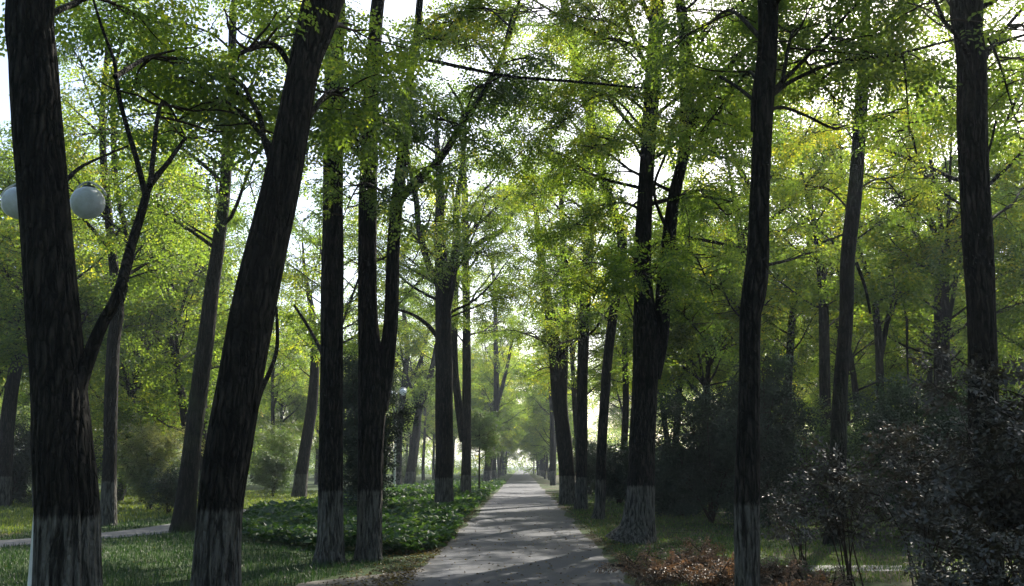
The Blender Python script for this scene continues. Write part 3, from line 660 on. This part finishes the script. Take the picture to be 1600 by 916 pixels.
ZONES = {
 'left_near': ('locust tree in the sunlit wood beyond the paving on the left', LW),
 'left_far': ('small hazy tree far back in the left wood, beyond the sunlit lawn', LW),
 'right_near': ('shaded tree in the right wood behind the dark evergreens', RW),
 'right_far': ('distant tree far back in the right wood, seen only between nearer trunks', RW),
 'lane_left': ('hazy tree lining the far left side of the lane where it fades', 'trees lining the far end of the lane'),
 'lane_right': ('hazy tree lining the far right side of the lane where it fades', 'trees lining the far end of the lane')}
rg = np.random.RandomState(5)
spots = []
for y in [56, 63, 70, *np.arange(98, 200, 6.0)]:                     # the avenue goes on
    if y > 90: spots.append((-3.4 + rg.normal(0, .3), y + rg.normal(0, .6), 'lane_left'))
    if y > 90 or y < 60: spots.append((3.2 + rg.normal(0, .3), y + 3 + rg.normal(0, .6), 'lane_right'))
def scatter(n, xr, yr, dmin, zone, keep=lambda x, y: True):
    k = 0
    for _ in range(n * 30):
        x, y = rg.uniform(*xr), rg.uniform(*yr)
        if abs(x) / max(y, 1) > .58 or not keep(x, y): continue
        if all((x - a) ** 2 + (y - b) ** 2 > dmin ** 2 for a, b, _z in spots):
            spots.append((x, y, zone)); k += 1
            if k == n: break
scatter(17, (-40, -13), (38, 66), 4.8, 'left_near', lambda x, y: x < -14.5 - (y - 40) * .1 or y < 44)
scatter(40, (-75, -6), (88, 150), 6.0, 'left_far')
scatter(20, (7, 38), (32, 70), 5, 'right_near', lambda x, y: x > 7 + 0 * y)
scatter(26, (7, 75), (70, 140), 6.0, 'right_far')
spots += [(-8.0, 42, 'left_near'), (-17, 70, 'left_near'), (-22, 77, 'left_near'), (-20, 85, 'left_near'), (-26, 70, 'left_near'), (-14.5, 81, 'left_near')]
PR = [auto_tree(900 + i, H, SPRAY_FAR, spots[i][:2], *ZONES[spots[i][2]], h0=h0, reach=rr, nl=nl) for i, (H, h0, rr, nl) in enumerate([(14, 4.0, 3.8, 13), (16, 5.0, 4.2, 14), (12.5, 2.6, 3.9, 14), (15, 5.5, 3.8, 13), (13.5, 2.2, 3.8, 15), (12.5, 3.4, 5.6, 16)])]
for i, (x, y, z) in enumerate(spots):
    if i < len(PR): continue
    ln = z.startswith('lane')
    copy_tree(PR[(5, 4, 5)[rg.randint(3)] if ln else rg.randint(len(PR))], (x, y, 0), rg.uniform(0, 6.28), rg.uniform(.85, 1.15) * (.82 if ln else 1), *ZONES[z])

# labels that single out each tree of the wood by the gap it is seen through and its order there
LM = [(-400, 'the left edge'), (30, 'the left edge trunk'), (100, 'the thickest left tree'), (172, 'the slender tree'), (312, 'the curving mossy tree'), (372, 'the nearest leaning tree'),
      (480, 'the trunk on the lawn'), (518, 'the straight whitewashed tree'), (590, 'the forked tree'), (694, 'the straight bedding tree'), (729, 'the slim joined stems'), (815, 'the lane'), (880, 'the leaning stems'),
      (909, 'the slim upright tree'), (943, 'the arching slim tree'), (1006, 'the big flared tree'), (1170, 'the nearest right tree'), (1312, 'the grey barked tree'), (1375, 'the forked wood tree'), (1466, 'the high forking tree'), (1537, 'the right edge tree'), (2000, 'the right edge')]
ORD = 'nearest second third fourth fifth sixth seventh eighth ninth tenth eleventh twelfth thirteenth fourteenth fifteenth sixteenth seventeenth eighteenth nineteenth twentieth'.split()
def relabel(objs, noun, row=False):
    gaps = {}
    for o in objs:
        x, y = o.location.x, o.location.y
        if row: key = 'left' if x < 0 else 'right'
        else:
            px = HOR_X + x / y * F / math.cos(PITCH); i = max(j for j, q in enumerate(LM[:-1]) if q[0] <= max(px, -400)); key = i
        gaps.setdefault(key, []).append(o)
    for key, lst in gaps.items():
        lst.sort(key=lambda o: o.location.y)
        for n_, o in enumerate(lst):
            if row: o['label'] = 'hazy tree, %s in the far row along the %s side of the lane' % (ORD[min(n_, 19)], key)
            else: o['label'] = '%s %s between %s and %s' % (ORD[min(n_, 19)], noun, LM[key][1], LM[key + 1][1])
COP = [o for o in S.objects if o.type == 'EMPTY' and o.get('label') in [z[0] for z in ZONES.values()]]
relabel([o for o in COP if o['group'].startswith('trees lining')], '', True)
relabel([o for o in COP if not o['group'].startswith('trees lining')], 'wood tree')

# the wood goes on beside and behind the viewpoint; unseen trees added to block skylight
bh = [(-7, -6), (6.5, -4), (-4.5, -13), (4.6, -11), (-13, 2), (12.5, 3), (-17, -9), (17, -8), (-22, 8), (22, 9), (-11, -20), (10, -21), (-27, -4), (27, -2), (-21, 20), (24, 18), (-4.2, -24), (4.4, -26), (-30, 16), (32, 14)]
for x, y in bh:
    copy_tree(PR[rg.randint(4)], (x, y, 0), rg.uniform(0, 6.28), rg.uniform(1.0, 1.2), 'locust tree of the wood beside or behind the viewpoint, outside the view', 'trees outside the view')

# ================================================================== SHRUBS
def shrub(name, label, cat, loc, h, rad, leafm, seed, kinds=SPRAY_BROAD, n=40, stems=9, sc=1.0, group=None, base=.45, low=.25, spread=.25, droop=.0, stem_r=.012, dens=6):
    """many arching stems from one foot > stems, foliage"""
    r = np.random.RandomState(seed); root = empty(name, loc, label, cat, group)
    wd, fo, an = MB(), MB(), []
    for k in range(stems):
        a = r.uniform(0, 6.28); lean = r.uniform(.05, 1.0) ** .8
        tip = np.array([math.cos(a) * rad * lean, math.sin(a) * rad * lean, h * (1.05 - .38 * lean ** 2) * r.uniform(.85, 1.05)])
        mid = tip * np.array([.35, .35, .55]) + r.normal(0, .04 * h, 3) * [1, 1, .3]
        s = spline(np.array([[r.normal(0, .06), r.normal(0, .06), -.02], mid, tip]), 12)
        tube(wd, s, stem_r * (1 - np.linspace(0, 1, 12) * .8), 5, cap=False)
        for j in range(int(n / stems * 1.0)):
            u = low + (1 - low) * r.rand() ** .8; p = lerp_rows(s, u); az = r.uniform(0, 6.28); e = r.uniform(-.2, .9)
            L = rad * r.uniform(.2, .45)
            tw, tr = bough(p, (math.cos(az) * math.cos(e), math.sin(az) * math.cos(e), math.sin(e)), L, .004, r, wob=.3, lift=0, n=3)
            tube(fo, tw, tr, 3, mat=1, cap=False)
            for q in range(dens):
                w_ = r.rand(); pp = lerp_rows(tw, w_); 
                an.append((pp + r.normal(0, .03 * rad, 3), (tw[-1] - tw[0]) + r.normal(0, .3 * L, 3)))
    wd.obj('stems', M_twig, root, smooth=True)
    A = np.array([a[0] for a in an]); A[:, 2] = np.maximum(A[:, 2], .06); D = np.array([a[1] for a in an])
    put_sprays(fo, A, D, r, kinds, sc, base=base, spread=spread, tilt=.8, droop=droop)
    fo.obj('foliage', [leafm, M_twig], root)
    return root

PG = 'dark leaved shrubs on the right'
def gp(px, py): p = G(px, py); return (p[0], p[1], 0)
def at(px, Y): p = P(px, HOR_Y, Y); return (p[0], Y, 0)
shrub('broadleaf_shrub', 'largest dark leaved shrub, glossy leaves, at the right edge below the tall dark trunk', 'shrub', at(1590, 9.6), 2.45, 1.05, M_purple, 61, n=130, stems=15, sc=.72, group=PG, dens=7)
shrub('broadleaf_shrub', 'dark leaved shrub with bare lower stems, left of the largest one', 'shrub', at(1425, 11.6), 1.95, .85, M_purple, 62, n=70, stems=11, sc=.72, group=PG, low=.45, dens=6)
shrub('broadleaf_shrub', 'sparse thin dark leaved shrub beside the grey barked tree', 'shrub', at(1318, 13.2), 1.75, .8, M_purple, 63, n=34, stems=9, sc=.9, group=PG, low=.4, dens=5)
shrub('broadleaf_shrub', 'low dark leaved shrub between the nearest right trunk and the sparse one', 'shrub', at(1248, 16.5), 1.3, .9, M_purple, 64, n=18, stems=7, sc=.85, group=PG, low=.3, dens=5)
shrub('broadleaf_shrub', 'small dark leaved shrub at the bottom right corner, in front of the largest one', 'shrub', at(1530, 8.0), 1.15, .8, M_purple, 65, n=70, stems=11, sc=.55, group=PG, dens=6)
RG = 'low russet shrubs beside the lane'
for i, (px, Y, h, lb) in enumerate([(1020, 13.0, .42, 'low russet shrub nearest the lane, below the big flared tree'), (1085, 13.6, .50, 'low russet shrub with bright coppery tips, left of the nearest right trunk'),
                                    (1128, 12.4, .40, 'low russet shrub touching the foot of the nearest right trunk'), (1215, 12.6, .38, 'low dull russet shrub just right of the nearest right trunk'),
                                    (1275, 11.4, .34, 'low dull russet shrub in front of the sparse dark leaved shrub')]):
    shrub('russet_shrub', lb, 'shrub', at(px, Y), h, .62, M_russet, 70 + i, n=70, stems=12, sc=.42, group=RG, low=.3, dens=6, stem_r=.006)
EG = 'dark evergreens in the right wood'
def yew(label, px, Y, h, rad, seed, grp=EG, n=110, base=.4, leafm=None, name='evergreen_shrub'):
    return shrub(name, label, 'shrub', at(px, Y), h, rad, leafm or M_yew, seed, kinds=SPRAY_MID, n=n, stems=13, sc=.95, group=grp, base=base, low=.08, dens=9, stem_r=.03)
yew('dark evergreen filling the gap between the big flared tree and the nearest right trunk', 1110, 29, 3.6, 1.7, 81, n=150)
yew('tall dark evergreen right behind the nearest right trunk', 1195, 27, 4.4, 1.6, 82, n=150)
yew('low dark evergreen at the foot of the gap, right of the big flared tree', 1060, 33, 1.9, 1.5, 83)
yew('green bush left of the grey barked tree', 1262, 33, 3.0, 1.6, 84, n=110, leafm=M_shrub, name='green_bush')
yew('drooping green evergreen behind the bare stemmed dark shrub', 1440, 23, 3.4, 1.6, 85, n=140, base=.7)
yew('dark evergreen behind the largest dark leaved shrub at the right edge', 1560, 22, 2.9, 1.7, 86, n=130)
yew('green bush right of the grey barked tree, left of the drooping evergreen', 1370, 34, 2.6, 1.5, 87, n=100, leafm=M_shrub, name='green_bush')
yew('small dark shrub behind the slim tree that arches over the lane', 965, 44, 2.3, 1.6, 88)
yew('far dark shrub right of the two leaning stems', 920, 58, 3.0, 1.9, 89)
yew('dense column of dark evergreen foliage behind the forked tree', 572, 31, 5.0, 1.0, 90, grp='evergreens on the left', n=170)
yew('dark evergreen bush at the left edge, left of the thickest trunk', 20, 42, 3.2, 2.4, 91, grp='evergreens on the left', n=150)
yew('dark evergreen bush partly behind the thickest trunk', 110, 46, 2.8, 2.2, 92, grp='evergreens on the left', n=130)
LG = 'bushes on the left lawn'
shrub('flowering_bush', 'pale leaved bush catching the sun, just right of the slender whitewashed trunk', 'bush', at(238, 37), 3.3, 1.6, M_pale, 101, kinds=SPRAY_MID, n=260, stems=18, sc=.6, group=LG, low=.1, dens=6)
shrub('green_bush', 'tall bright green bush behind the pale leaved bush', 'bush', at(225, 44), 5.4, 2.8, M_leaf_far, 102, kinds=SPRAY_FAR, n=260, stems=14, sc=.7, group=LG, low=.1, dens=5, base=.6)
shrub('green_bush', 'dull pale bush between the nearest leaning tree and the trunk on the sunlit lawn', 'bush', at(428, 54), 3.6, 2.1, M_shrub, 103, kinds=SPRAY_MID, n=220, stems=14, sc=.8, group=LG, low=.1, dens=5, base=.6)
shrub('green_bush', 'low bush in shade below the pale leaved bush', 'bush', at(265, 34), 1.3, 1.3, M_yew, 104, kinds=SPRAY_MID, n=90, stems=12, sc=.6, group=LG, low=.1, dens=5)
shrub('green_bush', 'bright green bush left of the slender whitewashed trunk, beyond the paving', 'bush', at(120, 50), 4.0, 2.3, M_leaf_far, 105, kinds=SPRAY_FAR, n=200, stems=14, sc=.7, group=LG, low=.1, dens=5, base=.55)
shrub('green_bush', 'green bush partly behind the nearest leaning tree, beyond the paving', 'bush', at(340, 58), 4.2, 2.4, M_leaf_far, 106, kinds=SPRAY_FAR, n=200, stems=14, sc=.7, group=LG, low=.1, dens=5, base=.6)
zs = [('green_bush', 'bush in the undergrowth far back on the left', 'bushes far back on the left', (-55, -9), (66, 130), 26, M_shrub),
      ('green_bush', 'shaded bush in the undergrowth far back on the right', 'bushes far back on the right', (6.5, 50), (50, 120), 28, M_shrub)]
for k, (nm, lb, gr, xr, yr, n, mm) in enumerate(zs):
    first = []
    for i in range(n):
        while True:
            x, y = rg.uniform(*xr), rg.uniform(*yr)
            if abs(x) / y < .65: break
        if i < 3:
            first.append(shrub(nm, lb, 'bush', (x, y, 0), (2.6, 3.6, 2.0)[i], 2.0, mm, 120 + 5 * k + i, kinds=SPRAY_FAR, n=100, stems=12, sc=.7, group=gr, low=.06, dens=4))
        else: copy_tree(first[rg.randint(3)], (x, y, 0), rg.uniform(0, 6.28), rg.uniform(.8, 1.35))
relabel([o for o in S.objects if o.type == 'EMPTY' and str(o.get('label')).startswith('bush in the under')], 'far bush')
relabel([o for o in S.objects if o.type == 'EMPTY' and str(o.get('label')).startswith('shaded bush in the under')], 'dark bush')
# small round tree at the lane's left edge
yt = wood_tree('young_tree', 'small round headed young tree on a thin stem, left edge of the lane', 'tree', [np.array([[*at(749, 58)[:2], 0, .055], [*(P(749, 700, 58)), .045], [*(P(749, 655, 58)), .03]])], 111, at(749, 58),
               H=4.2, h0=1.9, reach=1.15, nl=16, kinds=SPRAY_MID, leafm=M_shrub, barkm=M_bark_plain, hero=False, scale=.8)

# ================================================================== GROUND COVER, GRASS, LITTER
def in_poly(x, y, poly):
    c = np.zeros(len(x), bool); n = len(poly); j = n - 1
    for i in range(n):
        xi, yi = poly[i]; xj, yj = poly[j]
        h = ((yi > y) != (yj > y)) & (x < (xj - xi) * (y - yi) / (yj - yi + 1e-12) + xi); c ^= h; j = i
    return c
def flat(pix): return [tuple(G(x, y)[:2]) for x, y in pix]
def sample_px(n, poly, rng, ymin=None):
    """ground points inside a ground polygon, denser towards the viewer"""
    P_ = np.array(poly); out = []; tot = 0
    y0, y1 = P_[:, 1].min(), P_[:, 1].max(); x0, x1 = P_[:, 0].min(), P_[:, 0].max()
    while tot < n:
        k = n * 6; y = 1 / (rng.rand(k) * (1 / max(y0, 3) - 1 / y1) + 1 / y1); x = rng.uniform(x0, x1, k)
        m = in_poly(x, y, poly); out.append(np.stack([x[m], y[m]], 1)); tot += m.sum()
    return np.concatenate(out)[:n]

r = np.random.RandomState(77)
# broad leaved bedding by the lane
bed = flat([(375, 846), (430, 852), (505, 862), (598, 868), (640, 868), (676, 862), (700, 850), (712, 832), (724, 812), (742, 795), (762, 778), (779, 764), (790, 756), (740, 752), (690, 755), (620, 766), (560, 777), (470, 795), (400, 806), (378, 822)])
mb = MB(); pts = sample_px(60000, bed, r)
hh = .16 + .16 * vnoise(pts[:, 0] * 1.3 + 50, 8) * vnoise(pts[:, 1] * 1.1, 9) + .10 * vnoise(pts[:, 0] * 3 + pts[:, 1] * 2, 12) + .12
hz = hh * np.sqrt(r.uniform(.05, 1.0, len(pts)))
n = len(pts); sc = r.uniform(.7, 1.25, n) * np.clip(pts[:, 1] / 22, 1, 1.7)
L_, W_ = .12, .042
v = np.zeros((n, 6, 3)); lx = np.array([0, .3, .72, 1, .72, .3]) * L_; ly = np.array([0, 1, .8, 0, -.8, -1]) * W_; lz = np.array([0, .25, .12, -.35, .12, .25]) * W_
v[:, :, 0] = lx; v[:, :, 1] = ly; v[:, :, 2] = lz; v *= sc[:, None, None]
R = rot(r.uniform(0, 6.28, n), r.normal(.15, .4, n), r.normal(0, .5, n))
v = np.einsum('nij,nkj->nki', R, v); v[:, :, 0] += pts[:, 0:1]; v[:, :, 1] += pts[:, 1:2]; v[:, :, 2] += hz[:, None]
v[:, :, 2] = np.maximum(v[:, :, 2], .012)
i = np.arange(n)[:, None] * 6
mb.add(v.reshape(-1, 3), q=np.concatenate([i + [[0, 1, 2, 3]], i + [[0, 3, 4, 5]]]), a=np.repeat(np.clip(r.normal(.45, .2, n), 0, 1), 6))
setp(mb.obj('bedding_plants', M_cover), 'bed of low broad leaved plants along the left edge of the lane', kind='stuff')

def blades(name, n, poly, h, wd_, material, label, seed, base=.5, avoid=()):
    r = np.random.RandomState(seed); pts = sample_px(n, poly, r)
    for av in avoid: pts = pts[~in_poly(pts[:, 0], pts[:, 1], av)]
    n = len(pts); D = np.clip(pts[:, 1] / 14, 1, 4)
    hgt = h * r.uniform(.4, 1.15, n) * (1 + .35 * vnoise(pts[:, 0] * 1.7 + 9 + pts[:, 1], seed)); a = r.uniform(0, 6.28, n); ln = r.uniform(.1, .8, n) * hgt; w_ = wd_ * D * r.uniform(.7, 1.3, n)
    d = np.stack([np.cos(a), np.sin(a)], 1); sd = np.stack([-d[:, 1], d[:, 0]], 1)
    v = np.zeros((n, 5, 3))
    v[:, 0, :2] = pts - sd * w_[:, None]; v[:, 1, :2] = pts + sd * w_[:, None]
    m = pts + d * (ln * .35)[:, None]; v[:, 2, :2] = m + sd * w_[:, None] * .7; v[:, 3, :2] = m - sd * w_[:, None] * .7; v[:, 2, 2] = v[:, 3, 2] = hgt * .6
    v[:, 4, :2] = pts + d * ln[:, None]; v[:, 4, 2] = hgt
    i = np.arange(n)[:, None] * 5; mb = MB()
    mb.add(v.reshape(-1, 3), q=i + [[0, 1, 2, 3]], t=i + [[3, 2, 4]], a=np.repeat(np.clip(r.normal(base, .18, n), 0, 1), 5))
    return setp(mb.obj(name, material), label, kind='stuff')
pth = [tuple(q) for q in (pc + nn * .85)] + [tuple(q) for q in (pc - nn * .85)[::-1]]
lawn_l = flat([(-120, 1400), (-120, 842), (100, 826), (300, 806), (480, 782), (640, 779), (560, 776)]) 
near_l = [(-11, 6.5), (-14, 22), (-12, 24), (-10.6, 38), (-9.5, 42), (-5.2, 30), (-3.9, 20.5), (-2.05, 17.3), (-2.9, 14.5), (-3.4, 12), (-3.4, 6.5)]
blades('grass', 90000, near_l, .10, .0045, M_grass, 'shaded lawn grass in front on the left', 5, base=.1, avoid=[pth, bed])  # low base puts the shade into the blade colour
blades('lawn', 60000, [(-30, 26), (-40, 66), (-4, 66), (-5, 50), (-9.5, 42), (-10.5, 38), (-12, 24)], .10, .005, M_grass, 'sunlit lawn beyond the paving on the left', 6, base=.85, avoid=[pth, bed])  # high base puts the sunlight into the blade colour
blades('grass', 60000, [(1.75, 10), (1.7, 60), (14, 60), (16, 24), (12, 20), (8, 15), (4.5, 14.2), (2.3, 14)], .07, .0045, M_grass, 'short green grass on the right of the lane', 7, base=.5)
# fallen leaves along both margins
n = 13000; r = np.random.RandomState(8)
y = 1 / (r.rand(n) * (1 / 9.5 - 1 / 60) + 1 / 60); x = np.where(r.rand(n) < .62, 1.55 + np.abs(r.normal(0, 1.6, n)), -1.55 - np.abs(r.normal(0, .5, n)))
k = r.rand(n) < .16; x[k] = r.uniform(-9, 9, k.sum()); k = r.rand(n) < .02; x[k] = r.uniform(-1.6, 1.6, k.sum())  
z = leaf_quads(n, r, .055, .018, .5); z = np.einsum('nij,nkj->nki', rot(r.uniform(0, 6.28, n), r.normal(0, .25, n), r.normal(0, .4, n)), z)
z += np.stack([x, y, np.full(n, .022)], 1)[:, None, :]; z[:, :, 2] = np.maximum(z[:, :, 2], .012)
mb = MB(); mb.add(z.reshape(-1, 3), q=np.arange(n * 4).reshape(-1, 4), a=np.repeat(r.rand(n), 4))
setp(mb.obj('fallen_leaves', M_litter), 'dry fallen leaves scattered along the margins of the lane', kind='stuff')
mb = MB(); r = np.random.RandomState(31)
for k in range(90):
    y = r.uniform(10.5, 34); x = r.choice([-1, 1]) * r.uniform(1.3, 6); a = r.uniform(0, 6.28); L_ = r.uniform(.12, .5)
    p = np.array([[0, 0, 0], [.5, r.normal(0, .08), 0], [1, r.normal(0, .15), 0]]) * L_; R = np.array(Matrix.Rotation(a, 3, 'Z')); p = p @ R.T + [x, y, .03]
    tube(mb, spline(p, 6), np.linspace(.006, .002, 6), 4)
setp(mb.obj('fallen_twigs', M_twig), 'thin dry twigs lying on the ground beside the lane', kind='stuff')
# the far wood that closes the view
mb = MB(); r = np.random.RandomState(9); C_, D_ = [], []
for k in range(620):
    a = r.uniform(-.85, .85); d = r.uniform(165, 230); c = np.array([math.sin(a) * d, math.cos(a) * d, r.uniform(0, 15)])
    if abs(c[0]) < 3 and c[2] < 2.5: continue
    if abs(c[0]) < 16: c[2] *= 1.4
    m = 46; q = r.normal(0, 1, (m, 3)); q /= np.linalg.norm(q, axis=1)[:, None]; q *= (r.rand(m) ** .4)[:, None] * np.array([4.2, 4.2, 2.2]) * r.uniform(.6, 1.2)
    C_.append(c + q); D_.append(q)
C_ = np.concatenate(C_); D_ = np.concatenate(D_); C_[:, 2] = np.maximum(C_[:, 2], .2)
put_sprays(mb, C_, D_, r, SPRAY_FAR, 2.6, base=.45)
setp(mb.obj('far_woodland', [M_leaf_far]), 'far woodland closing the view behind everything', kind='stuff')

# ================================================================== LAMPS, BENCH
M_white = plain('white_painted_metal', (.62, .63, .62), .45, var=.15)
M_capm = plain('green_painted_metal', (.03, .05, .04), .4, var=.2)
mg, nt, out, N, L = mat('opal_globe')
b_ = N('ShaderNodeBsdfPrincipled', Roughness=.22); b_.inputs['Base Color'].default_value = (.74, .80, .90, 1); tg = N('ShaderNodeTexCoord'); ng = N('ShaderNodeTexNoise', Scale=7.0, Detail=6.0, Roughness=.7); L(tg.outputs['Object'], ng.inputs['Vector']); rgm = ramp(N, [(.35, (.52, .56, .58)), (.6, (.76, .82, .92))]); L(ng.outputs[0], rgm.inputs[0]); L(rgm.outputs[0], b_.inputs['Base Color'])
tr_ = N('ShaderNodeBsdfTranslucent'); tr_.inputs[0].default_value = (.7, .75, .8, 1); ms = N('ShaderNodeMixShader'); ms.inputs[0].default_value = .3
L(b_.outputs[0], ms.inputs[1]); L(tr_.outputs[0], ms.inputs[2]); L(ms.outputs[0], out.inputs[0]); M_globe = mg

def lathe(mb, prof, seg=24, c=(0, 0, 0), mat=0):
    p = np.array(prof, float); th = np.linspace(0, 2 * np.pi, seg, endpoint=False); n = len(p)
    v = np.stack([np.outer(p[:, 0], np.cos(th)), np.outer(p[:, 0], np.sin(th)), np.repeat(p[:, 1:2], seg, 1)], -1).reshape(-1, 3) + np.array(c)
    i = np.arange(n - 1)[:, None] * seg; j = np.arange(seg)[None, :]; j2 = (j + 1) % seg
    mb.add(v, q=np.stack([i + j, i + j2, i + seg + j2, i + seg + j], -1).reshape(-1, 4), mat=mat)
def globe_lamp(label, base, h, gr, arms, angs, group, pole_r=.05):
    t = empty('street_lamp', base, label, 'street lamp', group)
    m = MB(); lathe(m, [(pole_r * 1.5, 0), (pole_r * 1.5, .04), (pole_r * 1.1, .06), (pole_r, .5), (pole_r * .7, h - .1), (pole_r * 1.1, h - .08), (pole_r * 1.1, h + .02), (.005, h + .06)], 20)
    m.obj('pole', M_white, t, smooth=True)
    for a, arm in zip(angs, arms):
        ca, sa = math.cos(a), math.sin(a); c = np.array([ca * arm, sa * arm, h + .12])
        m = MB(); s = spline(np.array([[0, 0, h - .35], [ca * arm * .35, sa * arm * .35, h + gr * .9], [ca * arm * .85, sa * arm * .85, h + .12 + gr * 1.28], [ca * (arm + gr * .7), sa * (arm + gr * .7), h + .12 + gr * .98], [ca * (arm + gr * 1.12), sa * (arm + gr * 1.12), h + .12 + gr * .45]]), 26)
        tube(m, s, np.full(26, .013), 8); m.obj('arm', M_white, t, smooth=True)
        m = MB(); ph = np.linspace(-math.pi / 2 + .01, math.pi / 2 - .3, 24)
        lathe(m, [(gr * math.cos(q), gr * math.sin(q)) for q in ph], 32, c); m.obj('globe', M_globe, t, smooth=True)
        m = MB(); lathe(m, [(gr * .34, gr * .90), (gr * .40, gr * .93), (gr * .38, gr * 1.03), (gr * .12, gr * 1.12), (gr * .07, gr * 1.30), (.003, gr * 1.32)], 24, c); m.obj('cap', M_capm, t, smooth=True)
    return t
lY = 10.9; gl = P(137, 317, lY); g2 = P(29, 323, lY); pt = P(97, 320, lY)
globe_lamp('white street lamp with two opal globes, half hidden behind the thickest left tree', (pt[0], lY, 0), gl[2] - .12, .186, (gl[0] - pt[0], pt[0] - g2[0]), (0, math.pi), 'globe street lamps', .043)
bpy.context.view_layer.update()
lp = at(617, 62); hh_ = P(627, 613, 62)[2]
globe_lamp('small distant street lamp in the haze between the forked trunk and the straight trunk', lp, hh_ - .1, .22, (.42, .42), (0, math.pi), 'globe street lamps', .07)

# slatted park bench between the trunks
M_teal = plain('dark_green_paint', (.015, .045, .045), .5, var=.2)
bq = at(548, 34); t = empty('park_bench', bq, 'dark green slatted park bench glimpsed between the straight trunk and the forked trunk', 'bench', rz=math.radians(4))
m = MB()
for k in range(4): box(m, (0, .22 + .012 * k, .50 + .10 * k), (1.5, .025, .08))
m.obj('backrest', M_teal, t)
m = MB()
for k in range(4): box(m, (0, -.20 + .11 * k, .43), (1.5, .09, .03))
m.obj('seat', M_teal, t)
for sx in (-.62, .62):
    m = MB(); box(m, (sx, -.18, .205), (.05, .05, .41)); box(m, (sx, .2475, .43), (.045, .03, .86)); box(m, (sx, .02, .395), (.04, .34, .04)); m.obj('leg', M_capm, t)

# ================================================================== AIR
m, nt, out, N, L = mat('haze')
pv = N('ShaderNodeVolumePrincipled'); pv.inputs['Density'].default_value = .00055; pv.inputs['Color'].default_value = (.76, .88, 1.0, 1); pv.inputs['Anisotropy'].default_value = .55
L(pv.outputs[0], out.inputs['Volume'])
mb = MB(); box(mb, (0, 700, 11.5), (1480, 1660, 25)); hz_ = mb.obj('haze', m); setp(hz_, 'pale morning haze in the air', kind='stuff')
